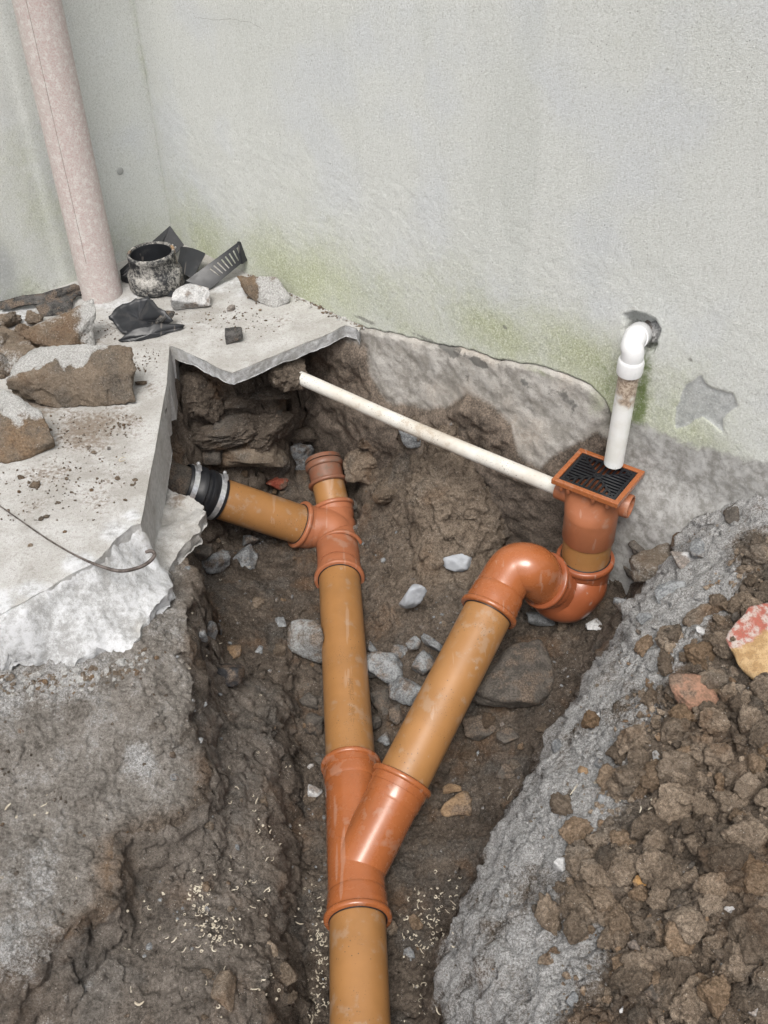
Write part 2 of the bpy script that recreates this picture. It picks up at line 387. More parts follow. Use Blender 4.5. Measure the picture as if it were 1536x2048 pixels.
def pinkpipe_m():
    k = Mat('weathered_pink_pipe', .8, spec=.3)
    n1 = k.noise(2.5, 4, vec=k.vmap(k.pos, scale=(1, 1, .5))); n2 = k.noise(70, 4, .6); n3 = k.noise(260, 3, .6)
    c = k.mix(k.step(n1, .35, .65), (.42, .395, .37), (.43, .385, .37))
    c = k.mix(k.math('MULTIPLY', k.step(n2, .48, .62), .7), c, (.52, .51, .49))
    c = k.mix(k.math('MULTIPLY', k.step(n3, .52, .42), k.math('MULTIPLY', .5, k.step(n1, .3, .6))), c, (.36, .24, .23))
    k.col(c); k.bump(n2, .15, .0015); k.bump(n3, .25, .0008); return k.m
pinkpipe = pinkpipe_m()
def simple(name, c, rough=.8, metal=0, c2=None, sc=60):
    k = Mat(name, rough, metal=metal); k.col(k.mix(k.step(k.noise(sc, 4), .4, .6), c, c2 or tuple(x * .7 for x in c))); k.bump(k.noise(sc * 4, 3), .3, .001); return k.m
rust = simple('rusty_wire', (.055, .042, .036), .6, .2, (.13, .11, .10))
rootm = simple('pale_roots', (.55, .50, .40), .8, c2=(.40, .35, .27))
charred = stone_mat('dirty_black_scrap', (.018, .018, .018), (.11, .105, .10), sc=45)
hairline = simple('hairline_crack', (.24, .24, .23), .95)
plug = simple('filler_plug', (.27, .28, .275), .9, c2=(.33, .34, .33))

# ------------------------------------------------------------------ ground terrain
def pl(pts, z=None): return np.array([P(a[0], a[1], a[2] if len(a) > 2 else z)[:2] for a in pts])
def rbf(pts):
    p = np.array(pts, float); X = p[:, :2]; d = np.linalg.norm(X[:, None] - X[None], axis=2)
    w = np.linalg.solve(d + np.eye(len(p)) * .004, p[:, 2] - p[:, 2].mean()); mz = p[:, 2].mean()
    def f(x, y):
        r = np.full(x.shape, mz)
        for i in range(len(p)): r += w[i] * np.hypot(x - X[i, 0], y - X[i, 1])
        return r
    return f
def sdf(poly, x, y):
    """positive inside polygon"""
    n = len(poly); d = np.full(x.shape, 1e9); ins = np.zeros(x.shape, bool)
    for i in range(n):
        a, b = poly[i], poly[(i + 1) % n]; ex, ey = b - a; L = ex * ex + ey * ey + 1e-12
        t = np.clip(((x - a[0]) * ex + (y - a[1]) * ey) / L, 0, 1)
        d = np.minimum(d, np.hypot(x - a[0] - t * ex, y - a[1] - t * ey))
        c = ((a[1] > y) != (b[1] > y)) & (x < (b[0] - a[0]) * (y - a[1]) / (b[1] - a[1] + 1e-12) + a[0]); ins ^= c
    return np.where(ins, d, -d)
def uz(l): return [(*P(u, v, z)[:2], z) for u, v, z in l]
MAIN_Z = -.525
FLOOR = rbf(uz([(640, 1250, -.575), (760, 1260, -.56), (640, 1450, -.57), (640, 1700, -.58), (640, 2000, -.60), (840, 1800, -.60), (830, 2040, -.61),
    (760, 1450, -.58), (860, 1400, -.53), (900, 1330, -.51), (500, 1200, -.52), (450, 1130, -.52), (420, 1250, -.46), (560, 1300, -.52), (560, 1400, -.475), (500, 1500, -.41), (430, 1400, -.40), (435, 1500, -.35), (425, 1650, -.34), (450, 1700, -.385), (560, 1700, -.44),
    (500, 1900, -.395), (600, 1950, -.45), (400, 2040, -.37), (300, 2040, -.39), (600, 1180, -.555), (420, 1060, -.52), (540, 1100, -.56), (740, 1150, -.53),
    (760, 1050, -.47), (820, 1100, -.44), (800, 1200, -.50), (850, 1250, -.49), (850, 1000, -.35), (860, 920, -.25), (900, 1150, -.46), (950, 1050, -.42), (1000, 1000, -.34), (940, 900, -.19),
    (790, 930, -.38), (720, 960, -.50), (560, 900, -.44), (580, 990, -.57), (645, 965, -.60), (640, 930, -.60), (615, 905, -.56), (690, 935, -.57), (640, 900, -.56), (680, 860, -.36), (760, 870, -.30), (700, 800, -.24), (800, 830, -.20), (900, 840, -.14), (960, 818, -.09), (1010, 860, -.12), (1050, 920, -.2),
    (450, 920, -.42), (390, 950, -.42), (380, 1010, -.45), (1065, 1010, -.52), (1090, 1060, -.52), (1060, 1100, -.48), (960, 1120, -.47), (1100, 1000, -.30), (1000, 1200, -.48), (1100, 1280, -.46), (1180, 1280, -.44), (1060, 1350, -.48), (1000, 1400, -.50), (1000, 1550, -.55), (920, 1650, -.58),
    (1250, 1100, -.33), (1260, 1180, -.38), (1330, 1120, -.27), (1290, 1055, -.19), (1360, 1065, -.13), (1260, 1010, -.2), (1440, 1010, -.06), (1536, 940, .07), (1200, 1330, -.42)])
    + [(-1.5, .5, -.4), (-1.5, 1.5, -.3), (1.2, .3, -.4), (1.5, 1.2, 0), (-.1, -.4, -.6), (.8, -.6, -.4), (-.8, -.6, -.4), (-1, 2.9, -.2), (.3, 3.2, -.2)])
LEDGE = pl([(232, 1700, -.34), (272, 1654, -.34), (340, 1600, -.33), (381, 1610, -.33), (395, 1667, -.34), (392, 1733, -.35), (385, 1790, -.37), (370, 1850, -.39), (300, 1960, -.39), (150, 2048, -.38), (0, 2300, -.38), (-600, 2200, -.3), (-500, 1500, -.3)])
BANK = pl([(340, 1020, -.17), (392, 1120, -.18), (388, 1207, -.19), (398, 1290, -.2), (402, 1369, -.2), (389, 1440, -.21), (412, 1500, -.22), (397, 1588, -.24), (340, 1640, -.25),
           (272, 1672, -.27), (236, 1710, -.28), (224, 1764, -.28), (226, 1821, -.28), (180, 1862, -.28), (130, 1905, -.28), (60, 1960, -.28), (-60, 2030, -.28), (-900, 2200, -.2), (-900, 900, -.2), (200, 930, -.17)])
MOUND = pl([(1372, 1078, -.14), (1310, 1140, -.2), (1250, 1200, -.24), (1215, 1290, -.25), (1165, 1340, -.25), (1110, 1400, -.27), (1088, 1450, -.28), (1040, 1560, -.29), (996, 1650, -.30), (935, 1760, -.31), (893, 1830, -.32),
            (885, 1910, -.32), (900, 2048, -.32), (920, 2300, -.32), (1100, 3300, -.3), (3200, 3000, -.1), (2600, 1000, 0), (1560, 930, .05), (1430, 1020, -.08)])
UNDER = np.array([P(352, 735, -.16)[:2], (-.50, 2.40), (-.36, 2.43), (-.25, 2.45), (-.10, 2.44), (-.02, 2.47), (.3, 3), (-.6, 4), (-2.6, 2.6), (-2.6, .9), P(-300, 1290, -.2)[:2], P(100, 1170, -.2)[:2], P(255, 1030, -.2)[:2], P(318, 900, -.2)[:2]])
ZM = rbf(uz([(1240, 1210, -.20), (1180, 1320, -.21), (1110, 1420, -.23), (1050, 1560, -.24), (1000, 1680, -.25), (940, 1800, -.26), (930, 2000, -.26), (1250, 1400, -.10), (1200, 1500, -.11), (1150, 1650, -.13), (1120, 1750, -.14), (1080, 1850, -.17), (1100, 2000, -.17),
    (1330, 1200, -.10), (1400, 1300, -.03), (1450, 1150, -.02), (1500, 1050, .02), (1536, 1500, .03), (1400, 1500, -.03), (1400, 1700, -.02), (1500, 1800, .02), (1300, 1800, -.06), (1300, 2000, -.07), (1500, 2000, 0)]) + [(1.2, 1.2, .05), (1.2, 0, 0), (.5, -1, -.1)])
ZB = rbf(uz([(380, 1200, -.19), (370, 1100, -.20), (350, 1150, -.18), (390, 1350, -.195), (200, 1360, -.135), (0, 1380, -.12), (280, 1330, -.135), (340, 1240, -.15), (300, 1450, -.18), (100, 1550, -.20), (380, 1500, -.24), (250, 1600, -.24), (200, 1750, -.25), (60, 1850, -.24), (100, 1700, -.22), (0, 1650, -.20), (330, 1600, -.26)]) + [(-1.5, 1, -.05), (-1.5, 0, -.1)])
def HT(x, y, full=True):
    wx = x + .016 * fbm(x * 11, y * 11, o=3, s=3) + .006 * fbm(x * 45, y * 45, o=2, s=5); wy = y + .016 * fbm(x * 11 + 50, y * 11, o=3, s=4) + .006 * fbm(x * 45 + 9, y * 45, o=2, s=6)
    z = FLOOR(wx, wy)
    # narrow channel the main pipe lies in
    A, B = P(725, 2300, MAIN_Z)[:2], P(672, 1240, MAIN_Z)[:2]; e = B - A; t = np.clip(((wx - A[0]) * e[0] + (wy - A[1]) * e[1]) / (e @ e), 0, 1)
    dc = np.hypot(wx - A[0] - t * e[0], wy - A[1] - t * e[1])
    zc = MAIN_Z - .075
    z = np.where(z > zc, z + (zc - z) * sst(.15, .082, dc) * sst(1.95, 1.6, wy), z)
    z1 = -.345 - .10 * sst(1.25, .7, wy) + .03 * fbm(x * 5, y * 5, o=2, s=11)
    z = z + (np.maximum(z1, z) - z) * sst(-.03, .02, sdf(LEDGE, wx, wy))
    mb = sst(-.035, .012, sdf(BANK, wx, wy)); z = z + (ZB(wx, wy) - z) * mb
    dm = sdf(MOUND, wx, wy); zm = ZM(wx, wy) + sst(0, .05, dm) * (.022 * fbm(x * 6.5, y * 6.5, o=3, s=80) - .012 * np.abs(fbm(x * 16, y * 16, o=3, s=81))) - .10 * sst(.10, 0, dm) ** 2
    z = z + (np.maximum(zm, z) - z) * sst(-.05, .012, dm)
    du = sdf(UNDER, wx, wy); zu = np.where(wy > 2.30, -.052, -.165)
    z = z + (np.maximum(zu, z) - z) * sst(-.10 - .06 * (fbm(x * 9, y * 9, o=2, s=8) + .3), .0, du)
    if full:
        r = fbm(x * 14, y * 14, o=4, s=20) * .016
        f1, f2 = worley(wx * 26, wy * 26, 5); lump = (.55 - f1) * sst(0, .25, f2 - f1)
        g1, g2 = worley(wx * 62, wy * 62, 9); lump2 = (.55 - g1) * sst(0, .2, g2 - g1)
        rough_m = .35 + .65 * sst(-.15, .35, fbm(x * 4, y * 4, o=2, s=30))
        smooth = sst(0, .03, sdf(BANK, wx, wy)) * .6
        mm = sst(.15, .24, dm + .08 * fbm(x * 9, y * 9, o=2, s=40))
        z = z + r + lump * (.013 * rough_m * (1 - smooth) + .022 * mm) + lump2 * (.007 * rough_m * (1 - smooth * .6) + .010 * mm) + fbm(x * 130, y * 130, o=2, s=50) * .0045 + (.35 - np.abs(fbm(wx * 34, wy * 34, o=4, s=52, g=.6))) * .018 * (1 - .55 * smooth)
    A, B = P(668, 1020, -.5)[:2], P(640, 905, -.42)[:2]; e = B - A; t = np.clip(((x - A[0]) * e[0] + (y - A[1]) * e[1]) / (e @ e), 0, 1)
    dc = np.hypot(x - A[0] - t * e[0], y - A[1] - t * e[1]); z = z + (np.minimum(z, -.56 + .07 * t) - z) * sst(.11, .075, dc)
    far = sst(3.5, 6, np.hypot(x, y - 1)); return z * (1 - far) + (-.15) * far
def axis(a, b, st, lo, hi):
    c = list(np.arange(a, b + 1e-9, st)); s = st
    l = [a]
    while l[-1] > lo: s *= 1.16; l.append(l[-1] - s)
    s = st; r = [c[-1]]
    while r[-1] < hi: s *= 1.16; r.append(r[-1] + s)
    return np.array(l[1:][::-1] + c + r[1:])
gx = axis(-.80, .86, .0031, -60, 60); gy = axis(.60, 2.56, .0031, -60, 60)
GX, GY = np.meshgrid(gx, gy); GZ = HT(GX.ravel(), GY.ravel()).reshape(GX.shape)
nx, ny = len(gx), len(gy)
def H(x, y):
    i = np.clip(np.searchsorted(gx, x) - 1, 0, nx - 2); j = np.clip(np.searchsorted(gy, y) - 1, 0, ny - 2)
    a = (x - gx[i]) / (gx[i + 1] - gx[i]); b = (y - gy[j]) / (gy[j + 1] - gy[j])
    return GZ[j, i] * (1 - a) * (1 - b) + GZ[j, i + 1] * a * (1 - b) + GZ[j + 1, i] * (1 - a) * b + GZ[j + 1, i + 1] * a * b
def hit(u, v, lift=0.0):
    k = ray(u, v); t = np.arange(.8, 4.2, .003); p = C0 + np.outer(t, k); hz = H(p[:, 0], p[:, 1]) + lift
    i = np.argmax(p[:, 2] < hz); return p[i]
gv = np.stack([GX.ravel(), GY.ravel(), GZ.ravel()], 1)
gzx = np.gradient(GZ, axis=1) / np.gradient(GX, axis=1); gzy = np.gradient(GZ, axis=0) / np.gradient(GY, axis=0)
st = np.clip(np.hypot(gzx, gzy).ravel() - .6, 0, 2) / 2
X3, Y3, Z3 = gv.T
core = (np.abs(X3) < 1) & (Y3 > .4) & (Y3 < 2.8)
dx = fbm(X3 * 22, Y3 * 22, Z3 * 28, o=4, s=60) * .028 * st * core; dy = fbm(X3 * 22 + 9, Y3 * 22, Z3 * 28, o=4, s=66) * .028 * st * core
gv = gv + np.stack([dx, dy, np.zeros_like(dx)], 1)
idx = np.arange(nx * ny).reshape(ny, nx)
gf = np.stack([idx[:-1, :-1], idx[:-1, 1:], idx[1:, 1:], idx[1:, :-1]], -1).reshape(-1, 4)
def blobs(l, x, y, zz=None):
    r = np.zeros(x.shape)
    for u, v, z, rad, amp in l:
        c = P(u, v, z); r = np.maximum(r, amp * np.exp(-((x - c[0]) ** 2 + (y - c[1]) ** 2) / rad ** 2))
    return r
dmv = sdf(MOUND, X3, Y3); dbv = sdf(BANK, X3, Y3)
cem = blobs([(150, 1370, -.17, .11, .75), (330, 1300, -.2, .07, .6), (20, 1400, -.17, .12, .7), (60, 1750, -.22, .10, .7), (40, 1900, -.24, .08, .85), (120, 1800, -.24, .05, .6), (280, 1540, -.24, .05, .6), (150, 1980, -.38, .06, .5), (360, 1500, -.24, .03, .5),
             (1200, 1400, -.15, .12, .95), (1270, 1440, -.1, .06, .8), (1100, 1960, -.16, .07, .8), (1050, 1700, -.2, .07, .75), (1020, 1900, -.22, .08, .7), (1330, 1150, -.12, .07, .7), (1480, 1060, -.02, .08, .7), (1130, 1900, -.15, .05, .6), (730, 1500, -.5, .05, .2), (700, 900, -.35, .04, .3), (650, 1480, -.55, .05, .4)], X3, Y3)
cem = np.maximum(cem, (.80 * sst(-.03, .01, dmv) * sst(.25, .15, dmv + .09 * fbm(X3 * 8, Y3 * 8, o=3, s=70))))
cem = np.maximum(cem, .30 * sst(0, .03, dbv)) * (1 - .9 * sst(.5, 1.6, st) * (dbv < .02) * (dmv < -.02))
cem = cem * (1 + .35 * fbm(X3 * 7, Y3 * 7, o=3, s=75)); cem = cem * core + .2 * (1 - core)
tan = blobs([(235, 1760, -.3, .05, .9), (395, 1350, -.28, .035, .6), (60, 2000, -.35, .05, .5), (930, 1950, -.4, .04, .5), (380, 1150, -.25, .04, .7), (1500, 1900, 0, .06, .6), (1450, 1560, 0, .06, .35)], X3, Y3)
ground = mk('ground', gv, gf, soil, attrs={'cem': cem, 'tan': tan, 'lite': np.maximum(np.maximum(.22 * sst(.0, .10, dmv), blobs([(880, 1000, -.35, .14, .5), (860, 1130, -.46, .12, .4), (760, 960, -.4, .08, .35), (960, 840, -.12, .1, .3)], X3, Y3)), .25 * sst(0, .04, dbv)) * core, 'dust_ledge_light': (.85 * sst(-.01, .05, dbv + .03 * fbm(X3 * 10, Y3 * 10, o=3, s=71)) * (1 - .6 * sst(.35, 1.2, st)) + .32 * sst(.04, -.10, Z3 * 0 + X3 + .22) * sst(1.75, 1.45, Y3) * (dbv < 0)) * core}, origin=(0, 0, 0)); tag(ground, 'excavated brown soil trench with banks', kind='structure')  # last mask: dust on the bank, plus painted light brightening the left ledge

# ------------------------------------------------------------------ concrete slab and its broken edge
def densify(pts, step, jit=0, seed=0):
    rnd = random.Random(seed); out = []
    for i in range(len(pts)):
        a, b = np.array(pts[i]), np.array(pts[(i + 1) % len(pts)]); n = max(1, int(np.linalg.norm(b - a) / step))
        n = min(n, 200)
        for k in range(n):
            p = a + (b - a) * k / n
            if jit and k: nn = np.array([b[1] - a[1], a[0] - b[0]]); nn /= np.linalg.norm(nn) + 1e-9; p = p + nn * jit * mnoise.noise(Vector((p[0] * 38, p[1] * 38, seed))) * 1.6 + nn * rnd.uniform(-.3, .3) * jit
            out.append(p)
    return out
def prism(name, outline, zfn, depth, grid, mat, attrf, side_rough=.003, rings=6, parent=None):
    n = len(outline); ol = np.array(outline); mn, mx = ol.min(0), ol.max(0)
    g = np.stack(np.meshgrid(np.arange(mn[0], mx[0], grid), np.arange(mn[1], mx[1], grid)), -1).reshape(-1, 2)
    g = g + np.random.RandomState(1).uniform(-.25, .25, g.shape) * grid
    vis = np.array([(-300 < proj((a, b, 0))[0] < 1800) and proj((a, b, 0))[1] < 2100 for a, b in g]) if len(g) < 60000 else np.ones(len(g), bool)
    s_ = sdf(ol, g[:, 0], g[:, 1]); g = g[(s_ > grid * .6) & (vis | (np.arange(len(g)) % 9 == 0))]
    pts = [Vector(p) for p in np.concatenate([ol, g])]
    r = delaunay_2d_cdt(pts, [(i, (i + 1) % n) for i in range(n)], [], 1, 1e-6)
    v2 = np.array([tuple(p) for p in r[0]]); orig = r[3]
    x, y = v2.T; ztop = zfn(x, y); V = [np.stack([x, y, ztop], 1)]; Fc = [tuple(f) for f in r[2]]
    inv = {}
    for i, o in enumerate(orig):
        for k in o: inv[k] = i
    ring = [inv[i] for i in range(n)]
    nrm = np.array([[ol[(i + 1) % n][1] - ol[i - 1][1], ol[i - 1][0] - ol[(i + 1) % n][0]] for i in range(n)]); nrm /= np.linalg.norm(nrm, axis=1)[:, None] + 1e-9
    if (np.roll(ol, -1, 0)[:, 0] * ol[:, 1] - ol[:, 0] * np.roll(ol, -1, 0)[:, 1]).sum() > 0: nrm = -nrm
    base = len(x); zt = ztop[ring]; dp = depth(ol[:, 0], ol[:, 1]); ol_r = v2[ring]; sr = side_rough(ol[:, 0], ol[:, 1]) if callable(side_rough) else side_rough
    prev = ring; cutl = [np.zeros(len(x))]
    for k in range(1, rings + 1):
        t = k / rings; z = zt - dp * t
        off = sr * (fbm(ol_r[:, 0] * 60, ol_r[:, 1] * 60, z * 60, o=3, s=k * 0 + 3) * 1.6 - .9 * t)
        xy = ol_r + nrm * np.asarray(off)[:, None]
        V.append(np.stack([xy[:, 0], xy[:, 1], z], 1)); cur = [base + (k - 1) * n + i for i in range(n)]
        for i in range(n):
            j = (i + 1) % n; Fc.append((prev[i], cur[i], cur[j], prev[j]))
        prev = cur; cutl.append(np.ones(n))
    # underside
    b0 = base + rings * n; V.append(np.stack([x, y, ztop - depth(x, y) * .97 - .0005], 1)); Fc += [tuple(b0 + i for i in f[::-1]) for f in r[2]]; cutl.append(np.ones(len(x)))
    V = np.concatenate(V); at = attrf(V[:, 0], V[:, 1], V[:, 2], np.concatenate(cutl))
    bm = None
    o = mk(name, V, Fc, mat, parent=parent, attrs=at, origin=None if parent else (0, 0, 0))
    me = o.data; b = bmesh.new(); b.from_mesh(me); bmesh.ops.recalc_face_normals(b, faces=b.faces)
    for e in b.edges:
        if len(e.link_faces) == 2 and e.calc_face_angle(0) > .8: e.smooth = False
    b.to_mesh(me); b.free(); return o

sl = [WA - WN * .01 - WD * .01, WA + WD * .795 - WN * .01]
sl = [tuple(p[:2]) for p in sl] + [tuple(P(u, v)[:2]) for u, v in [(718, 664), (712, 655), (698, 652), (690, 650), (655, 668), (465, 745), (442, 738), (400, 716), (345, 692), (339, 692), (333, 770), (327, 800), (310, 900), (298, 960), (287, 1020), (281, 1047)]]
nb = len(sl)
sl += [tuple(P(u, v)[:2]) for u, v in [(262, 1052), (225, 1085), (205, 1112), (180, 1130), (120, 1160), (90, 1180), (0, 1228), (-150, 1290)]] + [(-1.6, 1.35), tuple((WA + WN * 2.3 - WD * .01)[:2])]
ia_ = sl.index(tuple(P(339, 692)[:2])); ib_ = sl.index(tuple(P(281, 1047)[:2]))
so_a = densify(sl, .007, .0022, 4)
so = []
for p in so_a:
    a_, b_ = np.array(sl[ia_]), np.array(sl[ib_]); t_ = np.clip((p - a_) @ (b_ - a_) / ((b_ - a_) @ (b_ - a_)), 0, 1)
    so.append(p)
so = densify(sl[:ia_ + 1], .007, .0011, 4)
k_ = max(i for i, p in enumerate(so) if np.linalg.norm(p - np.array(sl[ia_])) < 1e-6); so = so[:k_]
for q0, q1 in zip(sl[ia_:ib_], sl[ia_ + 1:ib_ + 1]):
    n_ = max(1, int(np.linalg.norm(np.array(q1) - q0) / .007)); so += [np.array(q0) + (np.array(q1) - q0) * t / n_ for t in range(n_)]
rest = densify(sl[ib_:] + [sl[0]], .007, .0022, 9); k_ = max(i for i, p in enumerate(rest) if np.linalg.norm(p - np.array(sl[0])) < 1e-6); so += rest[:k_]
def slab_att(x, y, z, side):
    dirt = blobs([(60, 800, 0, .12, .8), (180, 860, 0, .12, .75), (260, 840, 0, .05, .6), (300, 780, 0, .05, .45), (100, 950, 0, .09, .5), (240, 960, 0, .09, .4), (420, 620, 0, .06, .3), (500, 650, 0, .10, .33), (130, 720, 0, .16, .7), (230, 660, 0, .1, .4), (70, 1010, 0, .06, .5), (20, 660, 0, .12, .7), (310, 690, 0, .05, .4), (560, 640, 0, .07, .3), (200, 1000, 0, .08, .4)], x, y)
    white = np.maximum(blobs([(30, 630, 0, .10, .8), (230, 610, 0, .10, .7), (400, 640, 0, .08, .5), (470, 570, 0, .10, .65), (560, 600, 0, .08, .5), (60, 1180, 0, .05, .8), (160, 1120, 0, .05, .8), (230, 1060, 0, .05, .8), (0, 1210, 0, .05, .8), (265, 1030, 0, .03, .8)], x, y), (side > .5) * (x > -.52) * (y > 2.0) * .75)
    cut = (side > .5) * (x < -.49) * (y < 2.35) * sst(-.001, -.004, z)
    return {'dirt': dirt * (side < .5), 'white': white, 'cut': cut}
slab = prism('pavement', so, lambda x, y: .0016 * fbm(x * 20, y * 20, o=4, s=2) + .0012 * fbm(x * 90, y * 90, o=2, s=4), lambda x, y: np.where((y > 2.0) & (x > -.526 + (y - 2.2) * -.06), .036 + .006 * fbm(x * 25, y * 25, o=2), .15), .011, concrete, slab_att,
             side_rough=lambda x, y: np.where((y > 2.0) & (x > -.52), .0018, np.where(y > 1.6, .0006, .004)), rings=10)
tag(slab, 'grey concrete yard slab with a saw cut edge', kind='structure')

ap = [(-260, 1200), (0, 1190), (90, 1150), (180, 1095), (225, 1050), (280, 1000), (296, 960)]
apo = [P(u, v, -.004)[:2] for u, v in ap] + [P(u, v, z)[:2] for u, v, z in [(330, 950, -.13), (356, 985, -.15), (378, 995, -.15), (408, 1012, -.15), (412, 1030, -.15), (398, 1050, -.15), (400, 1068, -.15), (372, 1086, -.15), (352, 1108, -.15), (334, 1132, -.15), (338, 1152, -.14), (347, 1178, -.14), (338, 1202, -.14),
     (318, 1226, -.14), (300, 1250, -.14), (275, 1290, -.14), (256, 1312, -.14), (200, 1316, -.14), (150, 1336, -.13), (90, 1334, -.13), (0, 1345, -.12), (-150, 1400, -.12), (-400, 1500, -.12)]]
apz = rbf(uz([(-260, 1200, .0), (0, 1215, .0), (90, 1172, .0), (180, 1122, .0), (222, 1078, .0), (265, 1048, -.002), (278, 1056, -.008), (0, 1236, -.004), (90, 1190, -.004), (180, 1140, -.006), (226, 1094, -.006), (-250, 1300, -.02), (0, 1330, -.118), (-300, 1420, -.11), (60, 1250, -.03), (150, 1240, -.052), (100, 1325, -.118), (200, 1200, -.05), (262, 1305, -.125),
     (300, 1250, -.118), (345, 1185, -.112), (250, 1150, -.048), (290, 1110, -.07), (300, 1085, -.06), (310, 1110, -.10), (333, 1130, -.122), (400, 1072, -.135), (408, 1022, -.132), (350, 990, -.132), (330, 1040, -.138), (322, 1080, -.128), (300, 1000, -.146), (290, 980, -.146), (240, 1230, -.085), (30, 1300, -.07)]))
def apron_z(x, y):
    z = apz(x, y)
    L1 = pl([(-200, 1350, -.06), (0, 1312, -.06), (85, 1245, -.05), (185, 1165, -.045), (240, 1120, -.04), (200, 1000, 0), (-300, 1100, 0)])
    z = z + .012 * sst(-.006, .004, sdf(L1, x + .01 * fbm(x * 18, y * 18, o=3, s=2), y)) - .013
    return np.minimum(z + .011 * fbm(x * 13, y * 13, o=3, s=12) - .012 * np.abs(fbm(x * 24, y * 24, o=4, s=14)) + .005 * fbm(x * 70, y * 70, o=3, s=15) + .002 , -.003 + .3 * (y < 1.9) * 0)
def ap_att(x, y, z, side):
    w = blobs([(150, 1230, -.05, .17, 1), (300, 1180, -.1, .12, 1), (30, 1290, -.08, .12, 1), (230, 1290, -.1, .10, .95), (250, 1090, -.04, .05, .8)], x, y)
    d = blobs([(355, 1000, -.15, .035, .75), (100, 1205, -.02, .05, .5), (30, 1250, -.03, .04, .45), (80, 1335, -.12, .06, .35)], x, y)
    return {'dirt': d, 'white': w, 'cut': np.zeros_like(x)}
apron = prism('pavement_edge', densify(apo, .006, .0042, 7), apron_z, lambda x, y: .035 + 0 * x, .006, concrete, ap_att, side_rough=.006, rings=5)
tag(apron, 'whitish broken concrete edge sloping into the trench', kind='structure')
def S(u, v, lift=0.0): return P(u, v, lift)      # a point on the slab

# ------------------------------------------------------------------ walls
def wall_grid(s0, s1, z0, z1, fine, sfine, zfine):
    s = axis(sfine[0], sfine[1], fine, s0, s1); z = axis(zfine[0], zfine[1], fine, z0, z1)
    s = s[(s >= s0) & (s <= s1)]; z = z[(z >= z0) & (z <= z1)]
    s = np.unique(np.r_[s0, s, s1]); z = np.unique(np.r_[z0, z, z1]); SS, ZZ = np.meshgrid(s, z); n_, m_ = len(s), len(z)
    ix = np.arange(n_ * m_).reshape(m_, n_)
    return SS.ravel(), ZZ.ravel(), np.stack([ix[:-1, :-1], ix[:-1, 1:], ix[1:, 1:], ix[1:, :-1]], -1).reshape(-1, 4), ix
def wall_uvz(u, v):
    p = W(u, v); return (p - WA) @ WD, p[2]
def wb(l, s, z):
    r = np.zeros(s.shape)
    for u, v, rs, rz, amp in l:
        a, b = wall_uvz(u, v); r = np.maximum(r, amp * np.exp(-((s - a) / rs) ** 2 - ((z - b) / rz) ** 2))
    return r
# top edge of the exposed foundation, where the render stops
fe = np.array([wall_uvz(u, v) for u, v in [(560, 590), (735, 660), (800, 672), (860, 690), (930, 702), (1000, 722), (1100, 742), (1180, 772), (1208, 800), (1224, 835), (1228, 1000)]])
def fline(s): return np.interp(s, fe[:, 0], fe[:, 1], right=-.45) + .006 * fbm(s * 25, s * 0, o=3, s=3)
rw = empty('rendered_wall', WA, 'tall pale grey rendered wall behind the drain, green with algae low down', 'wall')
s_, z_, f_, ix_ = wall_grid(-.012, 4.2, -.45, 2.7, .0042, (.0, 2.05), (-.2, .42))
holec = wall_uvz(1283, 662); hs_, hz_ = (s_ - holec[0]) / .043, (z_ - holec[1]) / .036
hole_p = np.array([wall_uvz(u, v) for u, v in [(1250, 632), (1268, 626), (1290, 631), (1310, 640), (1318, 660), (1312, 688), (1300, 708), (1282, 712), (1256, 700), (1246, 668)]])
hole = sst(-.003, .004, sdf(hole_p, s_ + .004 * fbm(s_ * 60, z_ * 60, o=2, s=4), z_))
belowf = sst(.006, -.004, z_ - fline(s_))
off = .003 * fbm(s_ * 2, z_ * 2, o=2, s=1) + .0006 * fbm(s_ * 22, z_ * 22, o=2, s=2) + .0006 * fbm(s_ * 90, z_ * 90, o=2, s=5) - .034 * hole
off -= .016 * belowf
patch_p = np.array([wall_uvz(u, v) for u, v in [(1352, 858), (1350, 815), (1375, 768), (1400, 752), (1420, 775), (1465, 790), (1474, 815), (1450, 832), (1445, 865), (1425, 850), (1405, 835), (1380, 850)]])
ps = sdf(patch_p, s_ + .007 * fbm(s_ * 30, z_ * 30, o=4, s=9), z_ + .005 * fbm(s_ * 30 + 7, z_ * 30, o=4, s=10)); bare = sst(-.004, .004, ps); off -= .0035 * bare
off -= .002 * sst(.012, 0, s_) * (z_ > 0)
low = sst(.40, .02, z_ + .10 * fbm(s_ * 3, s_ * 0, o=2, s=6))
algae = .55 * low * (z_ > -.3) + wb([(1230, 800, .10, .14, .6), (600, 560, .2, .1, .45), (1150, 690, .18, .08, .6), (1000, 660, .15, .06, .5), (1400, 860, .12, .08, .5), (420, 500, .08, .12, .3)], s_, z_)
algae = np.clip(algae - .5 * wb([(1480, 880, .1, .08, 1)], s_, z_), 0, 1.1)
algae = np.maximum(algae, .42 * sst(.03, .0, s_) * sst(1.5, .3, z_))
moss = wb([(1282, 800, .022, .10, 1), (1272, 860, .028, .07, 1), (1290, 730, .02, .05, .75), (1262, 905, .04, .035, .9), (1205, 740, .05, .035, .5), (1215, 770, .03, .04, .55), (1300, 880, .04, .04, .6)], s_, z_)
found = sst(.11, .03, z_ - .05 * sst(1.7, 2.0, s_) + .03 * fbm(s_ * 9, s_ * 0, o=3, s=8)) * sst(1.57, 1.63, s_)
soilw = .95 * sst(-.125, -.19, z_ + .02 * fbm(s_ * 12, s_ * 0, o=2)) * (s_ > 1.5) + wb([(1480, 930, .03, .03, .45), (1530, 900, .03, .02, .3), (1450, 1010, .05, .02, .5), (1270, 1000, .03, .03, .5)], s_, z_)
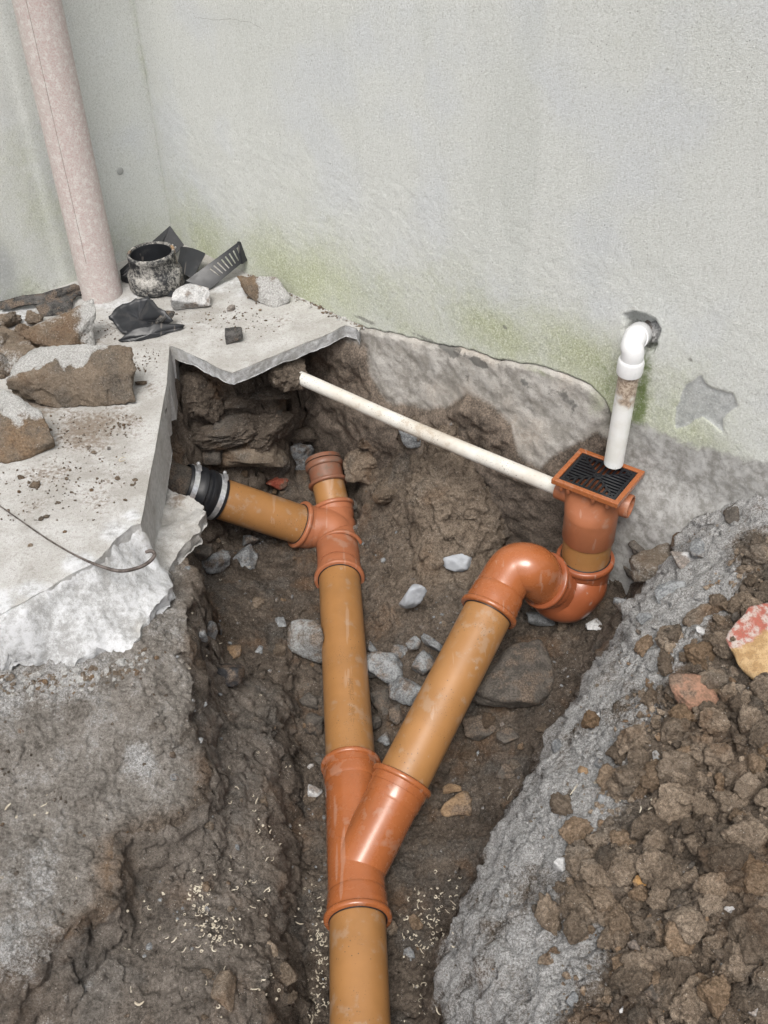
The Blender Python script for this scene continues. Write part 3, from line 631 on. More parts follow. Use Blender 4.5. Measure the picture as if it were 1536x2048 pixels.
dark = wb([(730, 640, .06, .008, .8), (860, 682, .08, .007, .8), (1010, 655, .008, .006, 1), (1380, 720, .01, .008, .7), (1540, 790, .02, .02, .5), (800, 650, .1, .015, .45), (1290, 990, .08, .05, .5), (1400, 960, .06, .04, .4)], s_, z_)
edge_shade = np.exp(-((z_ - fline(s_) - .004) / .005) ** 2) * sst(.75, .85, s_) * sst(1.66, 1.6, s_) * .7  # shade at the render's lower edge, painted as a thin dark line
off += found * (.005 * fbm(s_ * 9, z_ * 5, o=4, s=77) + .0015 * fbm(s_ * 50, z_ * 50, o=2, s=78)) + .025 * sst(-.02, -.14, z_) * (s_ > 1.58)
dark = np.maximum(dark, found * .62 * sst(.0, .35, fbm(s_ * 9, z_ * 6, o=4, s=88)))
dark = np.maximum(np.maximum(dark, edge_shade), .6 * hole * sst(.3, .9, hole) * (fbm(s_ * 60, z_ * 60, o=2) > .1))
wv = WA + np.outer(s_, WD) + np.outer(off, WN); wv[:, 2] = z_
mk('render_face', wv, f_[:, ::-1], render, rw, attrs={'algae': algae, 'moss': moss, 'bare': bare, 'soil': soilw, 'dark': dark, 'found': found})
# exposed foundation below the render
s2, z2, f2, ix2 = wall_grid(-.05, 3.0, -.6, .20, .006, (.68, 1.75), (-.33, .2))
sl_ = np.array([wall_uvz(u, v) for u, v in [(600, 640), (735, 690), (752, 750), (790, 800), (850, 812), (900, 812), (940, 785), (990, 805), (1030, 850), (1048, 905), (1090, 935), (1110, 915), (1150, 890), (1200, 860), (1240, 900), (1300, 960), (1450, 930)]])
sline_ = sline = np.interp(s2, sl_[:, 0], sl_[:, 1]) + .008 * fbm(s2 * 20, s2 * 0, o=3, s=5)
ft = np.where(s2 > 1.5, fline(s2) - .5 * sst(1.60, 1.70, s2) * 0, fline(s2)); over = np.clip(z2 - ft, 0, 1)
o2 = .014 + .007 * fbm(s2 * 9, z2 * 9, o=3, s=21) + .004 * fbm(s2 * 40, z2 * 40, o=3, s=22) - .06 * sst(-.002, .012, over) + .012 * sst(0, -.2, z2) - .08 * sst(1.56, 1.60, s2 + .02 * fbm(z2 * 20, z2 * 0, o=2))
so2 = sst(.01, -.03, z2 - sline_) * sst(1.50, 1.38, s2)
o2 += so2 * (.018 + .030 * (.5 - np.abs(fbm(s2 * 13, z2 * 13, o=5, s=90, g=.6))) + .02 * fbm(s2 * 6, z2 * 6, o=2, s=91))
v2 = WA + np.outer(s2, WD) + np.outer(o2, WN); v2[:, 2] = z2
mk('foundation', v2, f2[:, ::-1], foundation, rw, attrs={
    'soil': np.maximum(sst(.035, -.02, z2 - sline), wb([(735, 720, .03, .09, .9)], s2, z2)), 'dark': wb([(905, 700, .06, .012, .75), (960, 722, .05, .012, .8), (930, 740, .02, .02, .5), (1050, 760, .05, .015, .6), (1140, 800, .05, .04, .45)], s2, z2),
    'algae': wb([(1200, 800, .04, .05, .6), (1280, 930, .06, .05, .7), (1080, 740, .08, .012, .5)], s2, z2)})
# mortar collar in the hole
mc = W(1300, 666, -.026)
HOLE_FILL = mc
# left wall
lw = empty('side_wall', WA, 'grey rendered side wall behind the tall pink downpipe', 'wall')
s3, z3, f3, ix3 = wall_grid(-.012, 2.6, -.3, 2.7, .009, (0, .8), (-.05, .7))
o3 = .003 * fbm(s3 * 2, z3 * 2, o=2, s=41) + .0006 * fbm(s3 * 22, z3 * 22, o=2, s=42) + .0006 * fbm(s3 * 80, z3 * 80, o=2, s=43) + .006 * sst(.40, .37, s3)
v3 = WA + np.outer(s3, WN) + np.outer(o3 - .004, WD); v3[:, 2] = z3
def lwuvz(u, v): p = LW(u, v); return (p - WA) @ WN, p[2]
def lb(l, s, z):
    r = np.zeros(s.shape)
    for u, v, rs, rz, amp in l:
        a, b = lwuvz(u, v); r = np.maximum(r, amp * np.exp(-((s - a) / rs) ** 2 - ((z - b) / rz) ** 2))
    return r
mk('render_face', v3, f3, render, lw, attrs={
    'algae': np.maximum(.4 * sst(.25, 0, z3) + .25 * sst(.42, .5, s3), np.maximum(.4 * sst(.03, 0, s3), lb([(80, 430, .12, .3, .5)], s3, z3))),
    'moss': np.zeros_like(s3), 'bare': lb([(0, 540, .08, .13, .75), (8, 600, .09, .08, .65)], s3, z3), 'soil': np.zeros_like(s3), 'dark': lb([(60, 590, .2, .02, .5), (110, 540, .05, .03, .3)], s3, z3)})
pp = LW(240, 342, .001); V_, F_ = lathe(pp - WD * .004, WD, [(0, .0105), (.0055, .0105), (.0065, .008)], 24, (False, True)); mk('filler_plug', V_, F_, plug, lw)
# hairline crack high on the wall, and the joint line down the corner
def ribbon(pts, w, n, h=.0006):
    V = []; Fc = []
    for i, p in enumerate(pts):
        d = pts[min(i + 1, len(pts) - 1)] - pts[max(i - 1, 0)]; s = np.cross(d, n); s /= np.linalg.norm(s)
        V += [p + s * w / 2, p + n * h, p - s * w / 2]
        if i: a = 3 * i; Fc += [(a - 3, a - 2, a + 1, a), (a - 2, a - 1, a + 2, a + 1)]
    return np.array(V), Fc
cp = [W(u, v + 3 * mnoise.noise(Vector((u * .09, 3, 1))), .0035) for u, v in zip(range(388, 532, 4), np.interp(range(388, 532, 4), [388, 425, 460, 500, 531], [33, 40, 38, 44, 62]))]
V_, F_ = ribbon(cp, .0007, WN, .0002); mk('crack', V_, F_, hairline, rw)
# ------------------------------------------------------------------ tall weathered downpipe
bp = P(204, 588); dpt = empty('downpipe', (bp[0], bp[1], 0), 'tall weathered pinkish rainwater downpipe standing in the wall corner', 'pipe')
V_, F_ = lathe((bp[0], bp[1], -.01), (0, 0, 1), [(0, .057), (.03, .0563), (.031, .056), (1.2, .056), (2.6, .056)], 56, (False, True)); mk('pipe_body', V_, F_, pinkpipe, dpt)
sa = math.radians(262); sp = [np.array([bp[0] + math.cos(sa) * .0562, bp[1] + math.sin(sa) * .0562, z]) for z in np.linspace(.12, 2.5, 90)]
sp = [p + np.array([.0012 * mnoise.noise(Vector((0, 0, p[2] * 14))), 0, 0]) for p in sp]
V_, F_ = ribbon(sp, .0011, np.array([math.cos(sa), math.sin(sa), 0]), .0004); mk('seam', V_, F_, simple('seam_line', (.22, .19, .17)), dpt)

# ------------------------------------------------------------------ drain pipes and fittings
R = .055
def socket(p, d, r=R, L=.058, k=1.0):
    """bell socket whose mouth is at p and whose body runs along d; returns (body profile vf, ring vf)"""
    d = d / np.linalg.norm(d)
    body = lathe(p, d, [(.002, r + .0008), (.002, r + .0065), (.028, r + .0068), (.0285, r + .0052), (L - .01, r + .0050), (L - .004, r + .0035), (L, r + .0015)], 56)
    return body
def ringvf(p, d, r=R, w=.0125, h=.0125):
    d = d / np.linalg.norm(d)
    prof = [(0, r + .0012), (0, r + h * .75), (w * .12, r + h * .92), (w * .35, r + h), (w * .7, r + h), (w * .92, r + h * .86), (w, r + h * .6), (w, r + .004)]
    return lathe(p, d, prof, 56)
def nrm(v): return v / np.linalg.norm(v)
def seal(par, p, d, r=R):
    d = d / np.linalg.norm(d); mk('rubber_seal', *lathe(p, d, [(-.0016, r + .0004), (-.0022, r + .0014), (-.0016, r + .0026), (.001, r + .0028)], 48), rubber, par)

mB = P(727, 2330, MAIN_Z); mW0 = P(716, 1843, MAIN_Z); mW1 = P(702, 1528, MAIN_Z); mY0 = P(679, 1160, MAIN_Z)
MD = nrm(mY0 - mB)
o = mk('drain_pipe', *sweep([mW0 - MD * .9, mB, mW0 + MD * .03], R, 64), golden); tag(o, 'golden brown drain pipe leaving the large Y fitting at the bottom of the trench', 'pipe')
o = mk('drain_pipe', *sweep([mW1 - MD * .03, mY0 + MD * .03], R, 64), golden); tag(o, 'long speckled straight drain pipe between the two Y fittings', 'pipe')
LONG = o
pr = random.Random(8); dv = []
for t_ in [x * .0034 for x in range(0, 34)] :
    for row in range(5):
        if pr.random() < .42: continue
        c_ = mW1 + MD * (.075 + t_ + (.012 if t_ > .05 else 0)); ang = math.radians(76 + row * 2.6); sx_ = nrm(np.cross(MD, np.array([0, 0, 1.]))); up_ = np.cross(sx_, MD)
        nn_ = sx_ * -math.cos(ang) * -1 + up_ * math.sin(ang); dv.append(lathe(c_ + nn_ * (R - .0001), nn_, [(0, .0007), (.0003, .0007), (.0003, 0)], 6))
dp_ = join(*dv); mk('printed_dots', dp_[0], dp_[1], simple('print_ink', (.10, .07, .045), .8), LONG)
# lower Y: branch and the diagonal pipe
M = P(712, 1742, MAIN_Z); z2_ = -.295; E2 = P(975, 1228, z2_); DDi = nrm(E2 - M)
tt = min(np.linspace(.05, .6, 500), key=lambda t: abs(proj(M + DDi * t)[1] - 1556)); Bc = M + DDi * tt
wy = empty('y_fitting', M - np.array([0, 0, .06]), 'large glossy orange Y fitting where the diagonal pipe joins the main pipe', 'pipe fitting')
mk('body', *join(sweep([mW0 + MD * .05, mW1 - MD * .05], R + .003, 56), sweep([M - DDi * .0, Bc - DDi * .05], R + .003, 56)), orange, wy)
for (p, d) in ((mW0, MD), (mW1, -MD), (Bc, -DDi)):
    mk('socket', *socket(p, d, L=.06), orange, wy); mk('collar', *ringvf(p, d), orange, wy); seal(wy, p, d)
o = mk('drain_pipe', *sweep([Bc - DDi * .03, E2 + DDi * .03], R, 64), golden); tag(o, 'diagonal golden brown pipe rising from the large Y fitting to the bend', 'pipe')
# bend 1
ez = nrm(np.array([-.70, -.30, .62])); S2 = P(1086, 1160, -.285)
b1 = empty('pipe_bend', E2, 'shiny orange bend on top of the diagonal pipe', 'pipe fitting')
pth = catmull([E2 + DDi * .045, E2 + DDi * .075, P(1030, 1137, -.236), P(1064, 1138, -.236), S2 + ez * .012, S2 - ez * .03], 9)
mk('body', *sweep(pth, R + .0015, 56), orange, b1); mk('socket', *socket(E2, DDi, L=.062), orange, b1); mk('collar', *ringvf(E2, DDi), orange, b1); seal(b1, E2, DDi)
# bend 2, the trap below the gully
GXY = np.array([.462, 1.762]); gz = lambda v: min(np.linspace(-.6, .05, 1300), key=lambda z: abs(proj((GXY[0], GXY[1], z))[1] - v))
b2 = empty('trap_bend', (GXY[0], GXY[1], -.42), 'reddish orange trap bend under the gully, its ringed mouth facing the shiny bend', 'pipe fitting')
zr = gz(1112); top2 = np.array([*GXY, zr]); DZ = np.array([0, 0, -1.])
pth = catmull([top2 + DZ * .05, top2 + DZ * .085, P(1161, 1172, -.328), P(1137, 1196, -.362), P(1110, 1188, -.350), S2 - ez * .045, S2 - ez * .02], 9)
fit2 = plastic('reddish_fitting', (.28, .082, .033), .32, .2, 1.0, (.30, .22, .18), .3)
mk('body', *sweep(pth, R + .0035, 56), fit2, b2); mk('socket', *socket(top2, DZ, L=.062), fit2, b2); mk('collar', *ringvf(top2, DZ, w=.016), fit2, b2); seal(b2, top2, DZ)
mk('socket', *socket(S2, -ez, L=.045), fit2, b2); mk('collar', *ringvf(S2, -ez, w=.012), fit2, b2)
zc = gz(1074)
o = mk('drain_pipe', *sweep([(*GXY, zr - .03), (*GXY, zc + .03)], R, 64), golden); tag(o, 'short upright golden brown pipe piece between the gully and the trap bend', 'pipe')

# ------------------------------------------------------------------ gully
gc = np.array([.4715, 1.782, -.030]); ga = nrm(P(1228, 1003, -.03) - P(1095, 952, -.03)); gb = np.array([-ga[1], ga[0], 0]); UP = np.array([0, 0, 1.])
HA, HB = .079, .069
gu = empty('gully', gc, 'orange plastic drain gully with square rim, standing against the foundation', 'gully')
def frame(c, ha, hb, w, zt, zb):
    V = []; 
    for z in (zt, zb):
        for (a, b) in ((ha, hb), (ha - w, hb - w)):
            for (i, j) in ((-1, -1), (1, -1), (1, 1), (-1, 1)): V.append(c + ga * a * i + gb * b * j + UP * z)
    Fc = []
    for i in range(4):
        j = (i + 1) % 4; Fc += [(i, j, 4 + j, 4 + i), (8 + i, 12 + i, 12 + j, 8 + j), (i, 8 + i, 8 + j, j), (4 + i, 4 + j, 12 + j, 12 + i)]
    return np.array(V), Fc
o = bevel(mk('rim', *frame(gc, HA, HB, .0115, .0, -.013), orange, gu, smooth=False), .0018, 3)
# hopper: rounded rectangle blending into a round neck
def ringse(cx, a, b, z, p, n=56):
    t = np.linspace(0, 2 * math.pi, n, endpoint=False); c_, s_ = np.cos(t), np.sin(t)
    x = np.sign(c_) * np.abs(c_) ** (2 / p) * a; y = np.sign(s_) * np.abs(s_) ** (2 / p) * b
    return cx + np.outer(x, ga) + np.outer(y, gb) + UP * z
gxy3 = np.array([*GXY, 0]); gcx = np.array([gc[0], gc[1], 0]); zb_ = zc
levels = [(gcx, .066, .058, gc[2] - .012, 7), (gcx, .064, .057, gc[2] - .030, 5), (gcx * .8 + gxy3 * .2, .0635, .058, gc[2] - .048, 3), (gcx * .4 + gxy3 * .6, .062, .060, gc[2] - .066, 2.3), (gxy3, .0605, .0605, gc[2] - .083, 2), (gxy3, .0597, .0597, gc[2] - .092, 2),
          (gxy3, .0592, .0592, gc[2] - .097, 2), (gxy3, .0588, .0588, zb_ + .003, 2), (gxy3, .0575, .0565, zb_, 2), (gxy3, .0545, .0545, zb_, 2)]
V_ = np.concatenate([ringse(c, a, b, z, p) for c, a, b, z, p in levels]); n_ = 56
F_ = [(i * n_ + j, i * n_ + (j + 1) % n_, (i + 1) * n_ + (j + 1) % n_, (i + 1) * n_ + j) for i in range(len(levels) - 1) for j in range(n_)]
hp = mk('hopper', V_, F_, orange_pale, gu)
mk('inner_floor', *lathe(gxy3 + UP * (gc[2] - .10), UP, [(0, .056), (.002, .0)], 32), simple('gully_inside_shade', (.20, .05, .02), .6), gu)  # shade below the grate put into the colour, a darker orange
for sx, ey in ((-.055, -HB + .004), (-.038, -HB + .004), (.022, -HB + .004), (.055, -HB + .006)):
    mk('peg', *lathe(gc + ga * sx + gb * ey + UP * -.012, -UP, [(0, .0052), (.011, .0048), (.013, .003)], 14, (False, True)), orange_pale, gu)
# side inlets
inl0 = P(1126, 985, -.085); gp_l = np.array([gxy3[0], gxy3[1], -.088])
wl = P(600, 756, -.092); wr = P(1122, 978, -.086); wdir = nrm(wr - wl)
mk('inlet', *sweep([wr - wdir * .006, wr + wdir * .05], .0245, 36, (False, True)), orange_pale, gu)
sc_ = P(1248, 1008, -.100); sd = nrm(np.array([.80, -.30, .12])); 
sdm = nrm(P(1262, 1003, -.10) - P(1215, 1000, -.10))
V_, F_ = lathe(P(1262, 1014, -.090), -nrm(WD + np.array([.25, .1, 0])), [(0, .0225), (0, .0262), (.002, .0270), (.075, .0270)], 36)
V2_, F2_ = lathe(P(1262, 1014, -.090), -nrm(WD + np.array([.25, .1, 0])), [(.07, .0), (.06, .0225), (0, .0225)], 36); mk('spigot', *join((V_, F_), (V2_, F2_)), orange_pale, gu)
# grate: rim, cross and bars in four fields
gt = empty('gully_grate', gc, 'black slotted plastic grate lying in the orange gully rim', 'grate')
ia, ib = HA - .0125, HB - .0125; ZT = -.002
bevel(mk('grate_frame', *frame(gc, ia, ib, .0075, ZT, ZT - .006), grate_m, gt, smooth=False), .0008, 2)
fa, fb_ = ia - .007, ib - .007
def barvf(p, q, w=.0050, zt=ZT, h=.005):
    d = q - p; L = np.linalg.norm(d); d = d / L; s = np.cross(UP, d)
    return boxvf((p + q) / 2 + UP * (zt - h / 2), (d, s, UP), (L / 2, w / 2, h / 2))
for sx in (-1, 1): mk('cross_bar', *barvf(gc - ga * fa - gb * fb_ * sx, gc + ga * fa + gb * fb_ * sx, .0042, ZT - .0003, .0052), grate_m, gt, smooth=False)
mk('hub', *lathe(gc + UP * (ZT - .0055), UP, [(0, .010), (.0055, .010), (.0062, .0085), (.0062, .003), (.005, .0)], 20), grate_m, gt, smooth=False)
NB = 5
for k in range(1, NB * 2):
    b = -fb_ + 2 * fb_ * k / (NB * 2)
    if abs(b) < .003: b = 0
    e = abs(b) / fb_ * fa
    for sg in (-1, 1): mk('bar', *barvf(gc + gb * b + ga * sg * e, gc + gb * b + ga * sg * fa), grate_m, gt, smooth=False)
for k in range(1, 10):
    a = -fa + 2 * fa * k / 10
    if abs(a) < .003: a = 0
    e = abs(a) / fa * fb_
    if abs(fb_ - e) < .006: continue
    for sg in (-1, 1): mk('bar', *barvf(gc + ga * a + gb * sg * e, gc + ga * a + gb * sg * fb_), grate_m, gt, smooth=False)

# ------------------------------------------------------------------ white waste pipes
o = mk('waste_pipe', *sweep(catmull([wl - wdir * .06, wl + wdir * .05, (wl + wr) / 2 + np.array([.002, .002, -.008]), wr + wdir * .02], 12), .0180, 40), oldpvc)
tag(o, 'long dirty white waste pipe running along the foundation into the gully', 'pipe')
vb = P(1227, 926, -.022); vt = W(1259, 742, .052)
vd = nrm(vt - vb)
V_, F_ = lathe(vb, vd, [(.05, .0), (.05, .0185), (0, .0188), (0, .0208), (.0, .0212), (np.linalg.norm(vt - vb) + .01, .0212)], 40)
def wastemat():
    k = Mat('stained_white_pipe', .5); n = k.noise(40, 5, .6); n1 = k.noise(160, 4, .7)
    sep = k.n.new('ShaderNodeSeparateXYZ'); k.l.new(k.pos, sep.inputs[0])
    f = k.math('ADD', k.step(sep.outputs[2], .10, .19), k.math('MULTIPLY', k.math('SUBTRACT', n, .5), 1.6))
    c = k.mix(k.step(k.noise(18, 4), .4, .65), (.78, .79, .78), (.70, .70, .66))
    c = k.mix(k.math('MULTIPLY', k.step(f, .5, .9), .9), c, k.mix(k.step(n1, .4, .6), (.20, .13, .08), (.48, .39, .30)))
    c = k.mix(k.math('MULTIPLY', k.math('MULTIPLY', k.step(k.vor(110), .12, .08), k.step(k.noise(25, 3), .56, .64)), .8), c, (.1, .1, .11))
    k.col(c); k.bump(n1, .3, .001); return k.m
o = mk('outlet_pipe', V_, F_, wastemat()); tag(o, 'stained upright white pipe piece ending over the black grate', 'pipe')
el = empty('white_elbow', vt, 'clean white plastic elbow coming out of the hole in the wall', 'pipe fitting')
hc = W(1281, 666, -.012)
pth = catmull([vt + vd * .012, vt + vd * .045, W(1264, 692, .050), W(1271, 674, .032), hc], 8)
mk('body', *sweep(pth, .0232, 40), whitepvc, el)
mk('socket', *lathe(vt - vd * .004, vd, [(0, .0215), (0, .0262), (.004, .0268), (.028, .0268), (.034, .025), (.037, .0225)], 40), whitepvc, el)
bb = nrm(hc - W(1272, 675, .034)); mk('socket', *lathe(W(1272, 675, .030) - bb * .002, bb, [(0, .0222), (0, .0250), (.003, .0256), (.04, .0256)], 40), whitepvc, el)

# ------------------------------------------------------------------ upper Y, branch, coupling
JY = P(671, 1062, -.515)
uy = empty('y_fitting', JY - np.array([0, 0, .06]), 'smaller dusty orange Y fitting at the far end of the main pipe', 'pipe fitting')
UD = MD
bE = P(596, 1048, -.487); bL = P(438, 996, -.355); BD = nrm(bL - bE)
rt = .047; T1 = P(666, 1010, -.482); TD = nrm(P(647, 925, -.415) - T1)
mk('body', *join(sweep([mY0 + UD * .05, mY0 + UD * .09, JY + UD * .02], R + .003, 56), sweep(catmull([JY - UD * .03, JY + BD * .02, bE - BD * .04], 8), R + .002, 56), sweep([JY - UD * .02, T1 + TD * -.02], [R, rt + .003], 56)), orange_pale, uy)
for p, d, r in ((mY0, UD, R), (bE, -BD, R), (T1, -TD, rt)): mk('socket', *socket(p, d, r, .05), orange_pale, uy); mk('collar', *ringvf(p, d, r), orange_pale, uy); seal(uy, p, d, r)
pc = P(680, 1098, -.52); mk('collar', *ringvf(pc, UD, R, .010, .009), orange_pale, uy)
o = mk('branch_pipe', *sweep([bE - BD * .03, bL + BD * .03], R, 64), golden); tag(o, 'golden brown branch pipe between the black rubber coupling and the small Y fitting', 'pipe')
T2 = T1 + TD * (np.linalg.norm(P(656, 972, -.455) - T1))
o = mk('drain_pipe', *sweep([T1 - TD * .02, T2 + TD * .04], rt - .001, 48), golden); tag(o, 'very short muddy pipe piece behind the small Y fitting', 'pipe')
mudfit = plastic('muddy_fitting', (.24, .085, .042), .5, .02, 1.6, (.15, .115, .09), .8, c2=(.17, .085, .055))
ec = empty('end_socket', T2, 'orange end socket half buried beside a soil lump at the back of the trench', 'pipe fitting')
T3 = T2 + TD * .05
mk('collar', *ringvf(T2, TD, rt - .002, .011, .012), mudfit, ec); mk('body', *sweep([T2 + TD * .01, T3 + TD * .01], rt + .001, 48), mudfit, ec); mk('collar', *ringvf(T3, TD, rt - .004, .02, .012), mudfit, ec)
mk('cap', *lathe(T3 + TD * .021, TD, [(0, rt + .006), (.012, rt + .004), (.016, .02), (.016, 0)], 40), mudfit, ec)
# rubber coupling
rc = empty('rubber_coupling', bL, 'black rubber coupling with two steel bands at the sawn slab corner', 'pipe coupling')
L = .105
mk('sleeve', *lathe(bL - BD * .002, BD, [(0, R), (0, R + .005), (.004, R + .0065), (.026, R + .0065), (.030, R + .011), (.044, R + .011), (.048, R + .004), (.056, R + .004), (.060, R + .011), (.074, R + .011), (.078, R + .0065), (L, R + .0065), (L + .003, R + .003)], 56), rubber, rc)
for t in (.007, .083):
    cl = mk('hose_clamp', *lathe(bL + BD * t, BD, [(0, R + .0065), (0, R + .0082), (.014, R + .0082), (.014, R + .0065)], 56), steel, rc, smooth=False)
    sd_ = nrm(np.cross(BD, nrm(np.cross(UP, BD)))); sd_ = sd_ if sd_[2] > 0 else -sd_; tang = np.cross(BD, sd_)
    cpos = bL + BD * (t + .007) + sd_ * (R + .013)
    bevel(mk('screw_housing', *boxvf(cpos, (tang, BD, sd_), (.011, .006, .005)), steel, cl, smooth=False), .001, 2)
    mk('screw', *lathe(cpos + tang * .011, tang, [(0, .0035), (.008, .0035), (.008, .0052), (.012, .0052), (.012, 0)], 10), steel, cl, smooth=False)
o = mk('clay_pipe', *sweep([bL + BD * .09, bL + BD * .25], R - .002, 40), darkrock); tag(o, 'stub of old dark pipe entering the rubber coupling under the slab', 'pipe')

# ------------------------------------------------------------------ stones
_ico = {}
def ico(sub):
    if sub not in _ico:
        b = bmesh.new(); bmesh.ops.create_icosphere(b, subdivisions=sub, radius=1); b.verts.ensure_lookup_table()
        _ico[sub] = (np.array([v.co[:] for v in b.verts]), np.array([[v.index for v in f.verts] for f in b.faces])); b.free()
    return _ico[sub]
def rockdirs(sub, planes, p=14, rough=.06, seed=0, fine=.02):
    d, f = ico(sub); d = d / np.linalg.norm(d, axis=1)[:, None]; acc = np.zeros(len(d))
    for n, o in planes: acc += np.clip(d @ n / o, 0, None) ** p
    r = acc ** (-1 / p)
    v = d * r[:, None]
    s = seed * 3.7; n1 = fbm(v[:, 0] * 2.2 + s, v[:, 1] * 2.2, v[:, 2] * 2.2, o=4, s=seed); n2 = 1 - 2.6 * np.abs(fbm(v[:, 0] * 5 + s, v[:, 1] * 5, v[:, 2] * 5, o=4, s=seed + 7, g=.6))
    return v * (1 + rough * n1 + fine * n2)[:, None], f
def rand_planes(seed, n=11, flat=.25):
    rs = np.random.RandomState(seed); ns = rs.normal(size=(n, 3)); ns /= np.linalg.norm(ns, axis=1)[:, None]
    pl_ = [(a, rs.uniform(1 - flat, 1)) for a in ns]
    return pl_ + [(np.array(a, float), 1.05) for a in ((1, 0, 0), (-1, 0, 0), (0, 1, 0), (0, -1, 0), (0, 0, 1), (0, 0, -1))]
def rotm(rx, ry, rz):
    from mathutils import Euler
    return np.array(Euler((rx, ry, rz)).to_matrix())
def rock(name, label, cat, c, half, seed=1, mat=slate, rot=(0, 0, 0), sub=4, p=26, rough=.14, fine=.045, group=None, cem=0, flat=.4, n=10, attrf=None):
    v, f = rockdirs(sub, rand_planes(seed, n, flat), p, rough, seed, fine)
    v = (v * np.array(half)) @ rotm(*rot).T + np.array(c)
    a = {'cem': np.full(len(v), cem), 'tan': np.zeros(len(v))} if attrf is None else attrf(v)
    return tag(mk(name, v, f, mat, attrs=a), label, cat, group)
def hullrock(name, label, cat, pts, mat, seed=1, sub=6, p=70, rough=.11, fine=.035, attrf=None, group=None):
    pts = np.array(pts); c = pts.mean(0); b = bmesh.new()
    vs = [b.verts.new(q - c) for q in pts]; r = bmesh.ops.convex_hull(b, input=vs); b.normal_update()
    S_ = np.abs(pts - c).max(); planes = []
    for fc in b.faces:
        o_ = fc.normal.dot(fc.verts[0].co)
        nn = np.array(fc.normal) * (1 if o_ > 0 else -1); planes.append((nn, max(abs(o_) / S_, .05)))
    b.free(); v, f = rockdirs(sub, planes, p, rough, seed, fine); v = v * S_ + c
    a = attrf(v) if attrf else {'cem': np.zeros(len(v)), 'tan': np.zeros(len(v))}
    return tag(mk(name, v, f, mat, attrs=a), label, cat, group)
def K(*l): return [P(u, v, z) for u, v, z in l]
def att(cem, tan=0, lite=0):
    def f(v):
        n = fbm(v[:, 0] * 30, v[:, 1] * 30, v[:, 2] * 30, o=3); c = cem(v) if callable(cem) else np.full(len(v), float(cem))
        return {'cem': c + .5 * n * (c > .05), 'tan': np.full(len(v), float(tan)), 'lite': np.full(len(v), float(lite))}
    return f
# lumps of broken concrete lying on the slab
def big_cem(v):
    q = np.array([proj(a) for a in v]); e = np.interp(q[:, 0], [20, 60, 110, 130, 165, 185, 230, 270], [756, 742, 722, 738, 735, 700, 690, 690])
    return sst(12, -8, q[:, 1] - e + 16 * fbm(v[:, 0] * 40, v[:, 1] * 40, v[:, 2] * 40, o=4, s=3)) * 1.0
hullrock('concrete_lump', 'largest broken concrete lump, white on top and brown with soil in front', 'rubble',
         K((18, 760, .075), (60, 715, .10), (105, 690, .115), (150, 685, .12), (190, 702, .115), (262, 692, .12), (270, 745, .07), (262, 800, .01), (160, 796, .01), (90, 810, .005), (30, 785, .03), (60, 700, .06), (240, 735, .0), (150, 740, .0)), rubble, 3, attrf=att(big_cem, .1), rough=.19, fine=.06)
def top_cem(th):
    def f(v): return sst(-.25, .25, (v[:, 2] - v[:, 2].min()) / (v[:, 2].max() - v[:, 2].min()) - th) * .9
    return f
hullrock('concrete_lump', 'brown jagged concrete lump with a pale right tip behind the largest lump', 'rubble',
         K((35, 668, .05), (72, 652, .065), (120, 628, .075), (180, 602, .10), (191, 622, .09), (188, 690, .005), (130, 700, .02), (60, 695, .01), (180, 660, .005), (60, 660, .0)), rubble, 8, attrf=att(lambda v: sst(-.03, .02, v[:, 0] - P(170, 640, .07)[0]) * .8 + .2, .35), rough=.16, fine=.05)
hullrock('brick_lump', 'yellowish brick lump with whitish mortar and red streak at the left edge', 'rubble',
         K((-60, 770, .08), (10, 778, .09), (50, 812, .085), (82, 822, .07), (104, 880, .03), (108, 893, .0), (60, 915, .0), (10, 928, .0), (-60, 930, .0), (-70, 850, .06), (20, 860, .055), (80, 855, .05), (70, 830, .0)), rubble, 5,
         attrf=att(lambda v: sst(.052, .075, v[:, 2] + .015 * fbm(v[:, 0] * 20, v[:, 1] * 20, o=2)) * .9, .7), rough=.10)
hullrock('rubble_lump', 'crumbly grey and brown lump beyond the largest lump, at the left edge', 'rubble',
         K((-80, 650, .05), (-20, 640, .05), (30, 652, .05), (75, 690, .05), (70, 720, .03), (20, 750, .01), (-50, 760, .01), (-80, 700, .02), (10, 690, .0)), rubble, 13, attrf=att(.3, .1), rough=.22, fine=.09, p=8)
hullrock('mortar_block', 'white squared mortar block in front of the black vented tray', 'rubble',
         K((342, 600, .045), (350, 578, .05), (378, 566, .055), (418, 575, .048), (422, 612, .005), (350, 620, .002), (342, 612, .01), (378, 590, .0), (412, 590, .0)), palestone, 6, rough=.06, fine=.02, p=40)
hullrock('concrete_lump', 'rounded pale lump with brown left side lying against the wall foot', 'rubble',
         K((474, 552, .055), (500, 552, .06), (552, 556, .06), (578, 590, .025), (580, 605, .005), (545, 615, .0), (505, 600, .005), (485, 575, .02), (560, 570, .0)), rubble, 9,
         attrf=att(lambda v: sst(-.02, .01, v[:, 0] - P(515, 580, .04)[0]) * .85, .6), rough=.12, fine=.05)
rock('charred_block', 'small squared black and grey block lying alone on the slab', 'rubble', S(468, 672, .013), (.021, .018, .015), 4, charred, (0, 0, .1), 4, 30, .03, .012, n=2)
rock('stone_chip', 'small pale chip beside the rounded lump near the wall', 'stone', S(462, 617, .006), (.010, .008, .008), 7, palestone)
rock('stone_chip', 'small dark flat chip right of the largest concrete lump', 'stone', S(281, 766, .004), (.014, .008, .004), 9, clod_soil)
